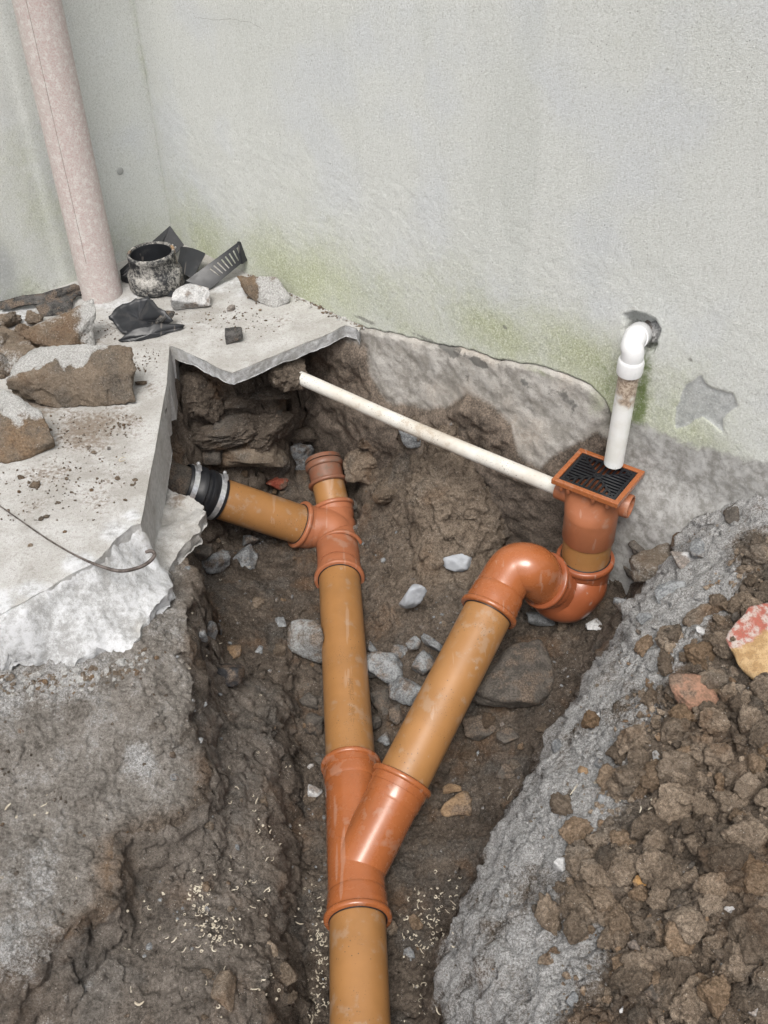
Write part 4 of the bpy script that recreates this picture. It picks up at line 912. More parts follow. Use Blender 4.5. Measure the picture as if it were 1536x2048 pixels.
for i, (u, v, s) in enumerate([(235, 957, 1.1), (69, 970, 1.6), (42, 955, 1.3), (92, 1033, 1), (118, 1005, .8), (270, 960, .9), (265, 970, .7), (188, 905, 1), (520, 620, .7), (130, 1063, .7), (60, 1090, .7), (250, 1000, .6), (330, 655, .8), (420, 640, .6)]):
    rock('soil_crumb', 'small crumb of dried soil lying on the grey slab', 'soil clod', S(u, v, .002), (.007 * s, .005 * s, .004 * s), 20 + i, clod_soil, sub=2, group='soil crumbs on the slab')
# stones in the trench
flake = simple('render_flake', (.36, .38, .41), .9, c2=(.27, .285, .305), sc=25)
def trock(name, label, cat, u, v, wpx, hpx, seed, mat, sink=.3, dr=.8, rot=(0, 0, 0), **kw):
    p = hit(u, v); dist = (p - C0) @ FW; w = wpx * dist / FPX / 2; h = hpx * dist / FPX / 2
    d_ = w * dr; hz = max(.35 * w, (h - .6 * d_) / .8 if h > .8 * d_ else h * .75)
    c = hit(u, v, hz * (1 - sink)); return rock(name, label, cat, c, (w, d_, hz), seed, mat, rot, **kw)
trock('stone', 'rough two toned stone touching the left side of the long main pipe', 'stone', 612, 1290, 66, 100, 31, stone_mat('mixed_stone', (.12, .11, .10), (.30, .31, .31)), dr=1.0, rough=.12)
trock('bitumen_lump', 'black shiny lump on the soil ledge left of the main pipe', 'rubble', 443, 1350, 84, 70, 12, blackrock, sink=.1, rough=.15, fine=.05)
trock('stone', 'angular grey stone below the branch pipe, next to the broken concrete edge', 'stone', 432, 1130, 50, 58, 33, slate, rot=(.3, .2, .5), p=30)
trock('stone', 'flat kite shaped grey stone below the middle of the branch pipe', 'stone', 490, 1122, 62, 50, 34, slate, rot=(.2, -.3, .9), p=30)
trock('stone', 'thin upright grey shard right under the branch pipe', 'stone', 496, 1082, 24, 44, 35, slate, rot=(.5, .6, .2), p=30)
trock('stone', 'rounded dark grey stone tucked under the tip of the broken concrete edge', 'stone', 404, 1108, 40, 46, 36, darkrock)
for i, (u, v, w, h, lb_) in enumerate([(403, 1270, 26, 44, 'left of three pale shards beside the bank edge'), (424, 1262, 22, 48, 'middle and tallest of three pale shards beside the bank edge'), (440, 1262, 10, 40, 'thin right hand shard of three beside the bank edge')]):
    trock('stone', lb_, 'stone', u, v, w, h, 40 + i, slate, rot=(.2, 0, .3 * i), p=26)
trock('stone', 'flat tan stone just above the black lump', 'stone', 462, 1306, 42, 22, 44, brownrock)
trock('concrete_lump', 'grey soil caked concrete lump under the slab, behind the rubber coupling', 'rubble', 500, 905, 150, 120, 45, rubble, sink=.5, cem=.12, rough=.15, sub=5, fine=.04)
trock('concrete_lump', 'pale grey concrete lump left of the orange end socket', 'rubble', 598, 915, 76, 90, 46, slate, sink=.5, rough=.14, sub=5)
trock('stone', 'dark stone left of the lump under the slab', 'stone', 405, 900, 70, 60, 47, darkrock, sink=.5, rough=.12)
trock('brick_piece', 'small dark red brick piece behind the branch pipe', 'brick', 553, 964, 46, 40, 48, redbrick, rough=.1)
trock('soil_lump', 'large brown soil lump right beside the orange end socket', 'soil clod', 728, 918, 92, 92, 49, clod_soil, sink=.3, rough=.2, fine=.08, sub=5, p=8)
trock('soil_lump', 'soil lump right of the short muddy pipe piece', 'soil clod', 775, 985, 66, 60, 50, clod_soil, sink=.5, rough=.2, fine=.08, sub=5, p=8)
trock('soil_lump', 'big cracked soil lump under the middle of the white waste pipe', 'soil clod', 985, 985, 110, 100, 51, soil, sink=.55, rough=.2, fine=.08, sub=5, p=8)
trock('slate_piece', 'flat blue grey render flake stuck in soil left of the shiny bend', 'rubble', 924, 1128, 60, 56, 52, flake, sink=-.4, rot=(.9, .1, .4), p=60, dr=.7, rough=.06)
trock('slate_piece', 'narrow blue grey flake leaning in the soil between the two long pipes', 'rubble', 822, 1195, 36, 96, 53, flake, sink=-.5, rot=(.5, .3, .3), p=60, dr=.9, rough=.06)
for i, (u, v, w, h, lb_) in enumerate([(772, 1335, 82, 74, 'largest cracked grey stone between the two long pipes'), (850, 1330, 58, 60, 'grey stone touching the left side of the diagonal pipe'), (828, 1290, 34, 36, 'small greenish stone above the cracked grey stones'),
        (765, 1400, 62, 50, 'lower dark cracked stone against the main pipe'), (815, 1385, 56, 74, 'long grey stone under the diagonal pipe'), (745, 1300, 34, 28, 'small dark grey stone at the right side of the main pipe'), (868, 1290, 60, 44, 'flat grey stone behind the diagonal pipe')]):
    trock('stone', lb_, 'stone', u, v, w, h, 60 + i, slate if i != 3 else darkrock, rot=(.2 * i, .1, .4 * i), p=28, sink=.35)
trock('boulder', 'big dark boulder lying in the trench right of the diagonal pipe', 'stone', 1030, 1370, 160, 150, 71, darkrock, sink=.4, sub=5, rough=.06, p=18, rot=(0, .1, .3))
trock('stone', 'brown stone in the trench below the diagonal pipe', 'stone', 912, 1608, 56, 46, 72, brownrock)
trock('stone', 'small brown stone just above the larger brown one', 'stone', 904, 1576, 34, 26, 73, brownrock)
trock('stone', 'dark rounded stone below the boulder', 'stone', 960, 1455, 60, 54, 74, darkrock)
trock('stone', 'small dark stone between the boulder and the right bank', 'stone', 1020, 1470, 50, 40, 75, darkrock)
trock('stone', 'small pale stone left of the large Y fitting', 'stone', 632, 1583, 28, 34, 76, palestone)
trock('stone', 'tiny white cube like chip above the pale stone by the large Y fitting', 'stone', 621, 1534, 12, 12, 77, palestone)
trock('stone', 'pale stone under the trap bend', 'stone', 1190, 1250, 34, 30, 78, palestone)
trock('stone', 'mottled grey stone left under the trap bend', 'stone', 1082, 1238, 50, 50, 79, slate)
trock('stone', 'flat brown slab of soil near the bottom centre left', 'stone', 448, 1985, 52, 80, 80, clod_soil, dr=1.3, sink=.6)
trock('stone', 'large rough grey stone right of the trap bend', 'stone', 1305, 1135, 90, 90, 81, rubble, cem=.35, rough=.15, sink=.45)
trock('stone', 'yellowish flat stone above the right bank edge', 'stone', 1368, 1120, 60, 26, 82, palestone, rough=.1)
trock('stone', 'brownish pink stone chip at the top of the right bank', 'stone', 1395, 1385, 96, 44, 83, redbrick if 0 else stone_mat('pinkish_stone', (.20, .12, .08), (.34, .19, .13)))
trock('stone', 'small round pale pebble on the right spoil heap', 'stone', 1431, 1363, 22, 16, 84, slate)
trock('stone', 'small bluish white chip low on the right spoil heap', 'stone', 1458, 1818, 22, 16, 85, palestone)
trock('stone', 'orange brown pebble in the middle of the right spoil heap', 'stone', 1282, 1762, 30, 30, 86, stone_mat('ochre_stone', (.26, .14, .05), (.42, .25, .10)))
trock('stone', 'small ochre stone left of the big round clod', 'stone', 1372, 1622, 22, 20, 87, brownrock)
trock('concrete_lump', 'grey render block at the right edge, against the wall foot', 'rubble', 1530, 880, 90, 62, 88, slate, dr=.7, sink=.1, p=30)
def brick_att(v):
    n = fbm(v[:, 0] * 18, v[:, 1] * 18, v[:, 2] * 18, o=3)
    return {'red': sst(-.02, .03, (v[:, 1] - P(1500, 1290, .06)[1]) * .8 + (v[:, 2] - .05) - .5 * (v[:, 0] - P(1500, 1290, .06)[0]) + .03 * n), 'tan': n}
def brick_mat():
    k = Mat('two_tone_brick', .9, spec=.25); n = k.noise(60, 5, .65); n3 = k.noise(400, 4, .7)
    y = k.mix(k.step(n, .38, .62), (.30, .19, .09), (.43, .30, .16)); r = k.mix(k.step(n, .42, .6), (.31, .10, .075), (.40, .34, .31))
    c = k.mix(k.step(k.math('ADD', k.attr('red'), k.math('MULTIPLY', k.math('SUBTRACT', n, .5), .8)), .4, .6), y, r)
    c = k.mix(k.math('MULTIPLY', k.step(n3, .47, .38), .6), c, (.16, .11, .07)); k.col(c); k.bump(n, .5, .004); k.bump(n3, .7, .0015); return k.m
bz = hit(1510, 1330)[2]
hullrock('brick_lump', 'red and yellow brick lump at the right edge on the spoil heap', 'brick',
         K(*[(u, v, bz + h) for u, v, h in [(1452, 1275, .045), (1500, 1215, .07), (1610, 1180, .07), (1650, 1330, .05), (1560, 1392, .01), (1478, 1335, .02), (1470, 1300, -.05), (1520, 1225, -.05), (1620, 1200, -.05), (1650, 1350, -.06), (1530, 1385, -.05)]]), brick_mat(), 15, attrf=brick_att, rough=.09, fine=.03)

for i, (u, v, w, h, mt, lb_) in enumerate([(742, 1345, 30, 40, 0, 'small stone wedged right beside the main pipe, left of the cracked grey stone'), (800, 1300, 40, 30, 0, 'low grey stone above the cracked grey stone'), (790, 1425, 46, 40, 1, 'dark stone low between the two long pipes'), (745, 1450, 30, 46, 1, 'upright dark stone against the right side of the main pipe'), (830, 1440, 30, 34, 1, 'dark chip under the diagonal pipe'),
        (628, 1450, 42, 60, 1, 'dark stone in the gap left of the main pipe'), (615, 1400, 40, 40, 1, 'dark stone above the one in the gap left of the main pipe'), (640, 1520, 26, 30, 1, 'small dark stone left of the large Y fitting mouth'), (770, 1480, 26, 30, 0, 'grey stone in the crotch of the two long pipes'),
        (520, 1300, 22, 18, 0, 'single grey pebble on the left ledge'), (560, 1245, 26, 20, 0, 'grey pebble above the two toned stone'), (700, 1010, 30, 26, 1, 'dark stone beside the short muddy pipe piece'), (860, 1020, 44, 34, 1, 'stone in the soil slope below the white waste pipe'), (830, 870, 60, 40, 0, 'grey stone half hidden behind the white waste pipe'), (690, 835, 60, 34, 0, 'light grey stone in the soil face left of the white waste pipe'),
        (450, 850, 80, 50, 1, 'dark stone in the soil face under the slab tip'), (560, 840, 60, 46, 1, 'stone in the soil face right of the slab tip'), (1250, 1215, 50, 40, 0, 'grey stone right under the trap bend'), (1270, 1150, 40, 40, 1, 'dark stone right of the trap bend'), (1340, 1180, 60, 50, 0, 'grey stone on the upper bank edge'), (1290, 1090, 50, 36, 1, 'dark stone against the foundation right of the gully'),
        (1400, 1095, 50, 36, 0, 'grey stone against the wall foot, right of the gully'), (1470, 1030, 46, 36, 1, 'dark stone near the wall foot by the right edge'), (880, 1480, 36, 26, 1, 'dark flat stone right of the diagonal pipe, below the boulder'), (1010, 1545, 40, 30, 1, 'dark stone at the foot of the right bank')]):
    trock('stone', lb_, 'stone', u, v, w, h, 120 + i, (slate, darkrock)[mt], rot=(.3 * i, .2, .5 * i), sink=.45)
for i, (u, v, w, h, lb_) in enumerate([(395, 790, 90, 110, 'tall soil lump under the slab beside the saw cut'), (600, 748, 60, 40, 'soil lump covering the far end of the white waste pipe'), (480, 800, 90, 60, 'soil lump under the slab tip'), (545, 780, 80, 60, 'soil lump left of the far end of the white waste pipe'), (640, 800, 70, 60, 'soil lump below the far end of the white waste pipe'), (420, 860, 80, 60, 'soil lump above the rubber coupling'), (455, 860, 150, 110, 'wide soil lump in the face below the slab tip'), (530, 850, 110, 110, 'rounded soil lump right of the wide one below the slab tip'),
        (590, 870, 70, 50, 'soil lump above the grey concrete lump'), (650, 860, 60, 50, 'soil lump above the orange end socket'), (770, 870, 90, 60, 'soil lump just under the white waste pipe'), (700, 700, 50, 60, 'soil stuck in the corner under the slab end')]):
    trock('soil_lump', lb_, 'soil clod', u, v, w, h, 160 + i, soil, sink=.62, rough=.3, fine=.13, sub=5, p=7)
hullrock('soil_mound', 'tall mass of damp soil bulging out below the middle of the white waste pipe', 'soil heap',
         K((832, 935, -.22), (870, 895, -.18), (930, 890, -.17), (1000, 905, -.19), (1036, 960, -.26), (1030, 1020, -.34), (960, 1080, -.42), (935, 1180, -.47), (850, 1200, -.49), (815, 1080, -.44), (808, 990, -.34), (900, 860, -.26), (990, 870, -.26), (860, 1000, -.42), (900, 1100, -.55)), soil, 401, p=9, rough=.36, fine=.14, attrf=att(0, 0, .5))
hullrock('soil_mound', 'rounded heap of soil stuck on the foundation above and behind the white waste pipe', 'soil heap',
         K((872, 875, -.17), (895, 822, -.12), (950, 800, -.09), (1008, 825, -.11), (1048, 905, -.2), (1010, 930, -.26), (930, 915, -.24), (880, 900, -.22), (960, 850, -.14)), soil, 402, p=10, rough=.2, fine=.09, attrf=att(0, 0, .4))
hullrock('soil_mound', 'overhanging dark soil lump left of the gully neck', 'soil heap',
         K((960, 1000, -.30), (1000, 960, -.27), (1048, 975, -.28), (1056, 1040, -.34), (1040, 1075, -.38), (985, 1080, -.39), (950, 1050, -.37), (1010, 1010, -.4)), soil, 403, p=9, rough=.25, fine=.11, attrf=att(0, 0, .1))
rock('soil_lump', 'soil lump packed over the far end of the white waste pipe', 'soil clod', wl - wdir * .034 + UP * .006, (.052, .046, .044), 409, soil, (0, 0, .4), 5, 7, .3, .12, attrf=att(0, 0, .1))
hullrock('soil_mound', 'low slope of crumbly soil between the end socket and the tall soil mass', 'soil heap',
         K((735, 975, -.42), (790, 935, -.34), (830, 940, -.30), (840, 1050, -.42), (800, 1130, -.50), (740, 1120, -.54), (722, 1040, -.52), (780, 1000, -.50)), soil, 404, p=9, rough=.28, fine=.12, attrf=att(0, 0, .2))
for i, (u, v, z, w) in enumerate([(15, 640, .02, .028), (50, 668, .02, .03), (10, 690, .03, .032), (68, 640, .015, .02), (4, 735, .02, .035), (58, 735, .02, .022), (-10, 665, .03, .03)]):
    rock('rubble_lump', ['small crumbly lump at the left edge near the scrap strip', 'soil caked lump left of the jagged lump', 'grey brown lump at the left edge beyond the largest lump', 'small pale lump in front of the scrap strip', 'dark lump at the left edge above the brick lump', 'small lump between the largest lump and the left edge', 'lump cut off by the left edge'][i], 'rubble', P(u, v, z), (w, w * .8, w * .7), 300 + i, rubble, (i, i * 2, i), 5, 8, .3, .12, attrf=att(.15 + .1 * (i % 3), .2))
mf = rock('mortar_fill', None, None, HOLE_FILL - WN * .008 + WD * .004, (.024, .022, .030), 320, palestone, (0, 0, .8), 5, 6, .35, .2); mf.parent = rw; mf.location -= rw.location
# ------------------------------------------------------------------ clods on the right spoil heap
protos = []
for i in range(7):
    v, f = rockdirs(5, rand_planes(200 + i, 9, .3), 8, .34, 200 + i, .11)
    me = bpy.data.meshes.new('soil_clod'); me.from_pydata(v.tolist(), [], f.tolist()); me.polygons.foreach_set('use_smooth', np.ones(len(me.polygons), bool)); me.materials.append(clod_soil); protos.append(me)
def clod(p, r, sq, rot, label, group, name='soil_clod', me=None):
    o = bpy.data.objects.new(name, me or random.choice(protos)); COL.objects.link(o); o.location = Vector(p); o.scale = (r, r * random.uniform(.8, 1.1), r * sq); o.rotation_euler = rot
    return tag(o, label, 'soil clod', group)
random.seed(5)
hero = [(1452, 1722, 62, 'biggest round clod on the right spoil heap'), (1330, 1745, 52, 'blocky clod left of the biggest round clod'), (1218, 1555, 42, 'rounded clod at the top left of the spoil heap'), (1222, 1730, 46, 'clod beside the orange brown pebble'), (1150, 1860, 46, 'elongated clod at the lower left of the spoil heap'),
        (1150, 1660, 40, 'tan clod on the left flank of the spoil heap'), (1345, 1460, 44, 'clod below the pinkish stone chip'), (1500, 1880, 75, 'wide light brown clod in the lower right corner'), (1440, 1510, 50, 'clod in the upper right of the spoil heap'), (1390, 1690, 34, 'ochre tinged clod touching the biggest round clod'),
        (1240, 1680, 36, 'clod above the orange brown pebble'), (1300, 1560, 50, 'broad clod in the upper middle of the spoil heap'), (1380, 1850, 55, 'clod above the bottom edge, right of the middle'), (1180, 1440, 30, 'clod resting on the grey gritty bank'), (1330, 1270, 26, 'clod near the upper bank edge'), (1290, 1290, 28, 'clod at the upper bank edge'),
        (1420, 1430, 40, 'clod left under the red and yellow brick lump'), (1500, 1450, 48, 'clod right under the red and yellow brick lump'), (1262, 1960, 60, 'broad clod at the bottom edge of the spoil heap'), (1430, 1990, 60, 'dark clod in the bottom right')]
for u, v, rp, lb_ in hero:
    p = hit(u, v); r = rp * ((p - C0) @ FW) / FPX * .62; c = hit(u, v, r * .55); clod(c, r, .85, (random.uniform(0, 6), random.uniform(0, 6), random.uniform(0, 6)), lb_, None)
spots_h = [(u_, v_) for v_ in range(1200, 2060, 50) for u_ in range(1090, 1570, 52)]
for u, v in spots_h:
    u += random.uniform(-26, 26); v += random.uniform(-26, 26)
    p = hit(u, v); d = float(sdf(MOUND, np.array([p[0]]), np.array([p[1]]))[0])
    if d < .19 + .08 * mnoise.noise(Vector((p[0] * 9, p[1] * 9, 2))) or any(abs(u - a[0]) < a[2] * .8 and abs(v - a[1]) < a[2] * .8 for a in hero): continue
    if random.random() < .12: continue
    r = random.choice([15, 18, 22, 26, 30, 38, 46]) * ((p - C0) @ FW) / FPX * .6
    clod(p + np.array([0, 0, r * .6]), r, .85, (random.uniform(0, 6), random.uniform(0, 6), random.uniform(0, 6)), 'fist sized brown soil clod heaped with others on the right spoil heap', 'larger soil clods on the right spoil heap')
sp2 = []
for i in range(5):
    v, f = rockdirs(4, rand_planes(260 + i, 7, .45), 40, .10, 260 + i, .03)
    me = bpy.data.meshes.new('stone'); me.from_pydata(v.tolist(), [], f.tolist()); me.polygons.foreach_set('use_smooth', np.ones(len(me.polygons), bool)); me.materials.append((slate, brownrock, slate, palestone, darkrock)[i]); sp2.append(me)
for k_ in range(46):
    p = hit(random.uniform(1080, 1530), random.uniform(1180, 2030)); r = random.choice([.005, .007, .009, .012])
    if float(sdf(MOUND, np.array([p[0]]), np.array([p[1]]))[0]) < .05: continue
    o = clod(p + np.array([0, 0, r * .5]), r, .8, (random.uniform(0, 6), random.uniform(0, 6), random.uniform(0, 6)), 'small angular stone lying between the soil clods of the right heap', 'small stones among the clods', 'stone', random.choice(sp2)); o['category'] = 'stone'
cnt = 0
for _ in range(4000):
    if cnt >= 190: break
    u, v = random.uniform(1030, 1530), random.uniform(1080, 2040); p = hit(u, v); d = float(sdf(MOUND, np.array([p[0]]), np.array([p[1]]))[0])
    if d < .17 + .07 * mnoise.noise(Vector((p[0] * 9, p[1] * 9, 2))) : 
        if not (d > .03 and random.random() < .05): continue
    r = random.choice([.006, .008, .010, .012, .015, .019, .024])
    clod(p + np.array([0, 0, r * .3]), r, .85, (random.uniform(0, 6), random.uniform(0, 6), random.uniform(0, 6)), 'loose brown soil clod among the others on the right spoil heap', 'loose soil clods on the right spoil heap'); cnt += 1
cnt = 0
for _ in range(3000):
    if cnt >= 70: break
    u, v = random.uniform(400, 1250), random.uniform(860, 2040); p = hit(u, v)
    if sdf(MOUND, np.array([p[0]]), np.array([p[1]]))[0] > -.02 or p[2] > -.3: continue
    r = random.choice([.006, .008, .010, .013, .017])
    clod(p + np.array([0, 0, r * .2]), r, .8, (random.uniform(0, 6), random.uniform(0, 6), random.uniform(0, 6)), 'small lump of damp soil on the trench floor', 'small soil lumps on the trench floor', 'soil_lump'); cnt += 1

# ------------------------------------------------------------------ gravel, crumbs and roots nobody could count
rs = np.random.RandomState(11)
def scatter(name, label, pts, sizes, mat, cemv=0, flatz=.75, seed=0):
    r = np.random.RandomState(seed); d, f = ico(1); n = len(pts); nv = len(d)
    V = np.empty((n, nv, 3))
    for i in range(n):
        m_ = rotm(*r.uniform(0, 6.3, 3)); q = (d * (1 + r.uniform(-.28, .28, (nv, 1)))) * np.array([1, r.uniform(.6, 1), r.uniform(.5, .9)])
        V[i] = (q @ m_.T) * sizes[i] * np.array([1, 1, flatz]) + pts[i]
    F_ = (f[None] + (np.arange(n) * nv)[:, None, None]).reshape(-1, 3); nvt = n * nv
    at = {'cem': np.repeat(r.uniform(0, 1, n) * cemv, nv), 'tan': np.repeat((r.uniform(0, 1, n) > .85) * .8, nv)}
    o = mk(name, V.reshape(-1, 3), F_, mat, smooth=False, attrs=at, origin=(0, 0, 0)); return tag(o, label, None, None, 'stuff')
def terr_pts(n, box, cond=None, seed=0):
    r = np.random.RandomState(seed); x = r.uniform(box[0], box[1], n); y = r.uniform(box[2], box[3], n)
    dens = sst(-.25, .35, fbm(x * 7, y * 7, o=3, s=seed)) * .9 + .1; k = r.uniform(0, 1, n) < dens
    if cond is not None: k &= cond(x, y)
    x, y = x[k], y[k]; return np.stack([x, y, H(x, y)], 1)
inm = lambda x, y: sdf(MOUND, x, y) + .04 * fbm(x * 12, y * 12, o=2) > .165
notm = lambda x, y: (sdf(MOUND, x, y) < -.01) & (sdf(UNDER, x, y) < -.03)
edge = lambda x, y: (sdf(MOUND, x, y) > -.01)
q = terr_pts(2600, (-.75, .8, .62, 2.35), notm, 1); scatter('gravel', 'dark crumbs and gravel strewn over the trench floor and left bank', q, rs.lognormal(math.log(.0028), .45, len(q)), soil, .5, seed=1)
q = terr_pts(5200, (.05, .86, .58, 1.75), inm, 2); scatter('soil_crumbs', 'loose crumbs of brown soil covering the right spoil heap', q, rs.lognormal(math.log(.0046), .5, len(q)), clod_soil, .15, seed=2)
q = terr_pts(2600, (.05, .86, .58, 1.75), edge, 3); scatter('grit', 'pale gritty bits over the right bank', q, rs.lognormal(math.log(.0022), .35, len(q)), rubble, .8, seed=3)
q = terr_pts(900, (-.45, .45, .9, 2.35), notm, 4); scatter('stone_chips', 'grey stone chips among the soil of the trench', q, rs.lognormal(math.log(.0042), .45, len(q)), slate, 0, seed=4)
# rubble band just below the broken concrete edge
bnd = []
for _ in range(420):
    u = rs.uniform(0, 300); v = np.interp(u, [0, 100, 200, 262, 300], [1350, 1345, 1335, 1320, 1285]) + abs(rs.normal(0, 22)); bnd.append(hit(u, v))
scatter('rubble_bits', 'pale rubble bits crumbling below the broken concrete edge', np.array(bnd), rs.lognormal(math.log(.004), .5, len(bnd)), rubble, .9, seed=5)
sd0 = []
for c in ((60, 850, 70, 50), (150, 870, 90, 50), (230, 850, 50, 30), (200, 960, 110, 70), (80, 1010, 90, 70), (300, 720, 40, 30), (240, 650, 60, 30), (430, 640, 90, 40), (500, 640, 80, 40), (20, 640, 60, 20), (100, 950, 90, 50)):
    for _ in range(75): sd0.append(S(c[0] + rs.normal() * c[2] * .5, min(c[1] + rs.normal() * c[3] * .5, 1040), .001))
sd0 = np.array([p for p in sd0 if sdf(np.array(sl), np.array([p[0]]), np.array([p[1]]))[0] > .02])
scatter('grit', 'fine soil grit scattered on the slab', sd0, rs.lognormal(math.log(.0019), .5, len(sd0)), clod_soil, .5, seed=6)
cr = []
for t in np.linspace(.36, .82, 220): p = WA + WD * t + WN * abs(rs.normal(.004, .008)); cr.append(p + np.array([0, 0, .001]))
scatter('grit', 'pale crumbs along the joint of slab and wall', np.array(cr), rs.lognormal(math.log(.0025), .5, len(cr)), rubble, 1, seed=7)
# lumps in the hole and along the foundation
q = []
for _ in range(160):
    u, v = rs.uniform(360, 1100), rs.uniform(820, 1120); q.append(hit(u, v))
scatter('soil_crumbs', 'crumbs of dark soil at the back of the trench', np.array(q), rs.lognormal(math.log(.006), .5, len(q)), soil, .3, seed=8)
# curly pale root bits
rootV = []; rootF = []; ro = 0; rr = random.Random(3)
def curl(p, L, r, k):
    a = rr.uniform(0, 6.3); pts = [np.array(p)]; da = rr.uniform(-1, 1) * k; z = p[2]
    for i in range(7):
        a += da + rr.uniform(-.35, .35); pts.append(pts[-1] + np.array([math.cos(a), math.sin(a), rr.uniform(-.25, .3)]) * L / 7)
    return sweep(pts, [r * .5, r, r, r * 1.1, r, r, r * .8, r * .4], 5)
spots = [(400, 1800, 22, 45, 34), (430, 1850, 25, 20, 26), (450, 1880, 45, 16, 26), (500, 1750, 90, 130, 34), (640, 1900, 14, 90, 60), (850, 1860, 40, 60, 60), (900, 1800, 50, 40, 24), (350, 1850, 60, 60, 16), (1230, 1620, 70, 60, 8), (1300, 1650, 60, 40, 5), (560, 1600, 60, 180, 22), (460, 1250, 60, 120, 12), (80, 1600, 80, 140, 8), (500, 1980, 120, 40, 16), (630, 2000, 16, 50, 30), (850, 1980, 30, 60, 20)]
big = [(262, 1985, .022, .0022), (270, 2003, .02, .002), (10, 1620, .016, .0018), (1375, 1640, .022, .0016), (1305, 1615, .02, .0013), (1140, 1590, .03, .0009), (1015, 1600, .03, .0008), (146, 1762, .014, .0014), (1135, 1742, .02, .0014), (230, 1880, .01, .002), (325, 1790, .008, .0017), (250, 920, .04, .0009), (363, 1735, .007, .0018)]
for u, v, su, sv, n in spots:
    for _ in range(int(n * 1.4)):
        p = hit(u + rr.gauss(0, su * .6), v + rr.gauss(0, sv * .6), .002); vf = curl(p, rr.uniform(.006, .017), rr.uniform(.0005, .0013), 1.3)
        rootV.append(vf[0]); rootF += [tuple(i + ro for i in f) for f in vf[1]]; ro += len(vf[0])
for u, v, L_, r_ in big:
    p = hit(u, v, .004) if v != 920 else S(u, v, .002); vf = curl(p, L_, r_, .7); rootV.append(vf[0]); rootF += [tuple(i + ro for i in f) for f in vf[1]]; ro += len(vf[0])
tag(mk('root_bits', np.concatenate(rootV), rootF, rootm, origin=(0, 0, 0)), 'curly pale root fibres scattered on the soil', kind='stuff')

# ------------------------------------------------------------------ bent wire on the slab
wp = [P(-40, 985, .004), P(0, 1012, .004), P(40, 1040, .005), P(95, 1078, .006), P(150, 1110, .006), P(200, 1132, .004), P(240, 1142, .0), P(275, 1136, -.004), P(298, 1124, -.004), P(309, 1110, -.002), P(303, 1102, 0), P(292, 1104, -.004)]
pth = catmull(wp, 8); rad = np.interp(np.arange(len(pth)), [0, 30, 45, len(pth) - 6, len(pth)], [.0014, .0018, .0036, .0040, .0034])
tag(mk('wire', *sweep(pth, list(rad), 10), rust), 'bent rusty wire lying across the slab with a hooked end', 'wire')

# ------------------------------------------------------------------ old plastic junk in the wall corner
oc = empty('old_pipe_collar', P(316, 572), 'mortar crusted black pipe collar standing in the corner tray', 'pipe fitting')
cb = P(315, 568, .006); ax_ = nrm(np.array([-.03, .0, 1]))
prof = [(0, .0765), (.002, .0772), (.034, .0768), (.040, .0755), (.047, .0705), (.051, .0665), (.054, .0658), (.085, .0652), (.086, .0662), (.097, .0662), (.0985, .0650), (.0985, .0590), (.095, .0580), (.0, .0575)]
V_, F_ = lathe(cb, ax_, prof, 64)
nz = fbm(V_[:, 0] * 60, V_[:, 1] * 60, V_[:, 2] * 60, o=3); dirv = V_ - cb; dirv[:, 2] = 0; dirv /= np.linalg.norm(dirv, axis=1)[:, None]; V_ = V_ + dirv * (nz * .0009)[:, None]
mk('collar_body', V_, F_, crust, oc)
mk('collar_lining', *lathe(cb, ax_, [(.0, .0), (.001, .0570), (.094, .0570), (.0945, .0578)], 48), blackpl, oc)
def plate(name, c4, nx_, ny_, holes, th, mat, parent, bendf=None):
    c4 = [np.array(a) for a in c4]; V = []
    for j in range(ny_ + 1):
        for i in range(nx_ + 1):
            a, b = i / nx_, j / ny_; p = c4[0] * (1 - a) * (1 - b) + c4[1] * a * (1 - b) + c4[2] * a * b + c4[3] * (1 - a) * b
            if bendf: p = p + bendf(a, b)
            V.append(p)
    Fc = [(j * (nx_ + 1) + i, j * (nx_ + 1) + i + 1, (j + 1) * (nx_ + 1) + i + 1, (j + 1) * (nx_ + 1) + i) for j in range(ny_) for i in range(nx_) if not holes(i, j)]
    o = mk(name, V, Fc, mat, parent, smooth=False); s = o.modifiers.new('thick', 'SOLIDIFY'); s.thickness = th; s.offset = 0; return o
tr = empty('vented_tray', P(340, 560), 'broken black plastic tray with a slotted side panel in the wall corner', 'tray')
nh = lambda i, j: False
plate('tray_floor', K((246, 562, .004), (352, 592, .004), (420, 578, .004), (330, 528, .004)), 4, 4, nh, .003, blackpl, tr)
plate('front_rim', K((244, 562, .003), (350, 596, .003), (352, 584, .016), (243, 551, .018)), 4, 1, nh, .004, blackpl, tr)
plate('back_panel', K((243, 562, .004), (318, 545, .004), (368, 490, .045), (340, 452, .085)), 12, 6, lambda i, j: j in (4,) and i in (7, 9), .003, blackpl, tr)
plate('side_flap', K((242, 560, .004), (300, 540, .02), (340, 452, .085), (240, 540, .03)), 4, 4, nh, .003, blackpl, tr)
plate('shelf', K((352, 545, .02), (385, 560, .012), (411, 508, .045), (362, 494, .05)), 4, 4, nh, .003, blackpl, tr, lambda a, b: np.array([0, 0, .006 * math.sin(a * 3)]))
sp4 = [P(372, 562, .022), P(478, 483, .095), P(491, 520, .045), P(418, 580, .003)]
plate('slotted_panel', sp4, 38, 10, lambda i, j: 2 <= j <= 7 and i >= 14 and i <= 35 and (i - 14) % 3 == 0, .003, blackpl, tr)
plate('end_lip', [P(476, 483, .096), P(486, 488, .082), P(494, 520, .042), P(484, 528, .04)], 2, 4, nh, .008, blackpl, tr)

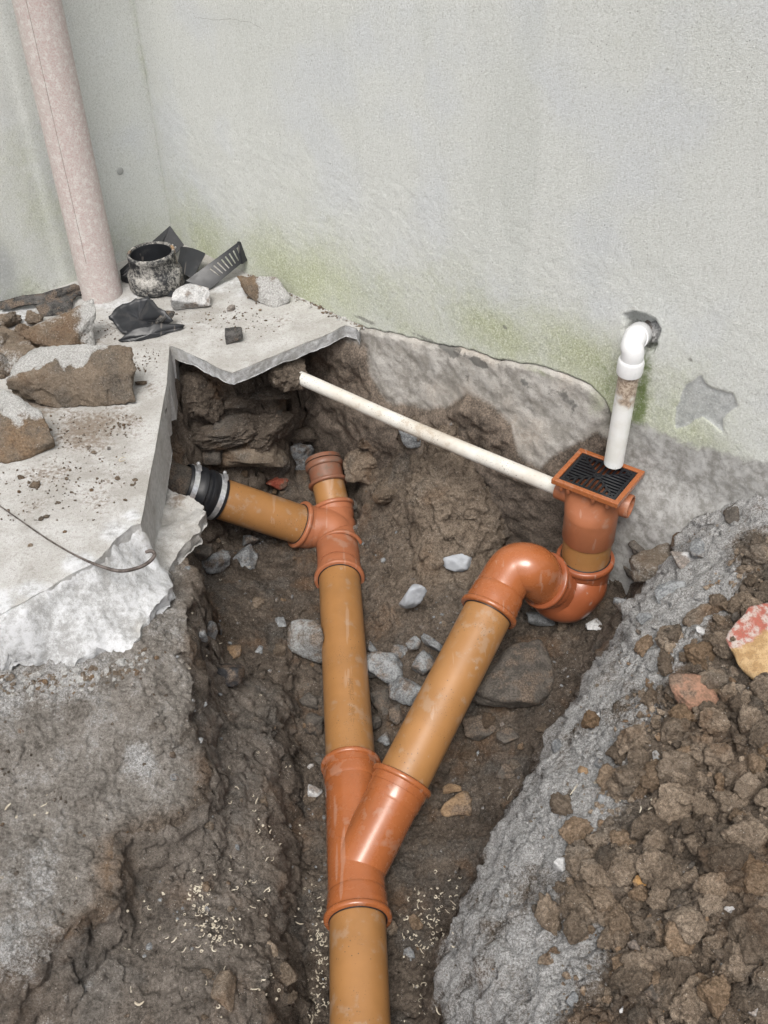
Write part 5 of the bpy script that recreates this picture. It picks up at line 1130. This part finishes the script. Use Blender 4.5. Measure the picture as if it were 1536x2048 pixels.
def shard(name, label, cat, ring, centre, th, mat, seed, parent=None, amp=.004):
    pts = [np.array(a) for a in ring]; n = len(pts); c = np.array(centre); V = []; Fc = []; m_ = 6; rnd = np.random.RandomState(seed); dens = []
    for i in range(n):
        for k in range(4): dens.append(pts[i] + (pts[(i + 1) % n] - pts[i]) * k / 4 + rnd.normal(size=3) * .0012)
    N = len(dens)
    for k in range(m_ + 1):
        for p in dens: V.append(c + (p - c) * (k / m_))
    V = np.array(V); V += np.stack([fbm(V[:, 0] * 40 + a, V[:, 1] * 40, V[:, 2] * 40, o=3, s=seed + a) for a in range(3)], 1) * amp
    V[:N] = c
    Fc = [(k * N + i, k * N + (i + 1) % N, (k + 1) * N + (i + 1) % N, (k + 1) * N + i) for k in range(m_) for i in range(N)]
    o = mk(name, V, Fc, mat, parent); b = bmesh.new(); b.from_mesh(o.data); bmesh.ops.remove_doubles(b, verts=b.verts, dist=1e-5); b.to_mesh(o.data); b.free()
    s = o.modifiers.new('thick', 'SOLIDIFY'); s.thickness = th; s.offset = 0
    return tag(o, label, cat) if parent is None else o
bs = empty('broken_plastic', P(290, 650), 'curled black broken plastic piece lying in the middle of the slab', 'plastic scrap')
shard('shell', None, None, K((218, 632, .045), (236, 612, .055), (270, 598, .062), (294, 594, .066), (305, 602, .064), (328, 625, .05), (345, 642, .03), (330, 652, .012), (290, 660, .008), (246, 668, .006), (232, 652, .02)), P(278, 640, .012), .004, blackpl, 4, bs)
shard('flap', None, None, K((236, 682, .003), (262, 660, .022), (310, 648, .026), (368, 648, .014), (366, 656, .005), (330, 668, .003), (262, 684, .002)), P(300, 668, .012), .005, blackpl, 6, bs)
shard('strip', None, None, K((308, 648, .03), (325, 622, .045), (348, 624, .036), (346, 634, .028), (328, 645, .022)), P(330, 636, .036), .004, charred, 8, bs)
shard('old_flashing', 'long dirty black scrap strip at the foot of the side wall', 'plastic scrap', K((4, 618, .012), (2, 606, .022), (60, 590, .035), (150, 570, .045), (178, 574, .03), (160, 586, .02), (146, 598, .015), (142, 632, .003), (80, 630, .003), (74, 608, .012), (60, 604, .014), (30, 615, .008)), P(95, 600, .022), .007, charred, 9, amp=.006)
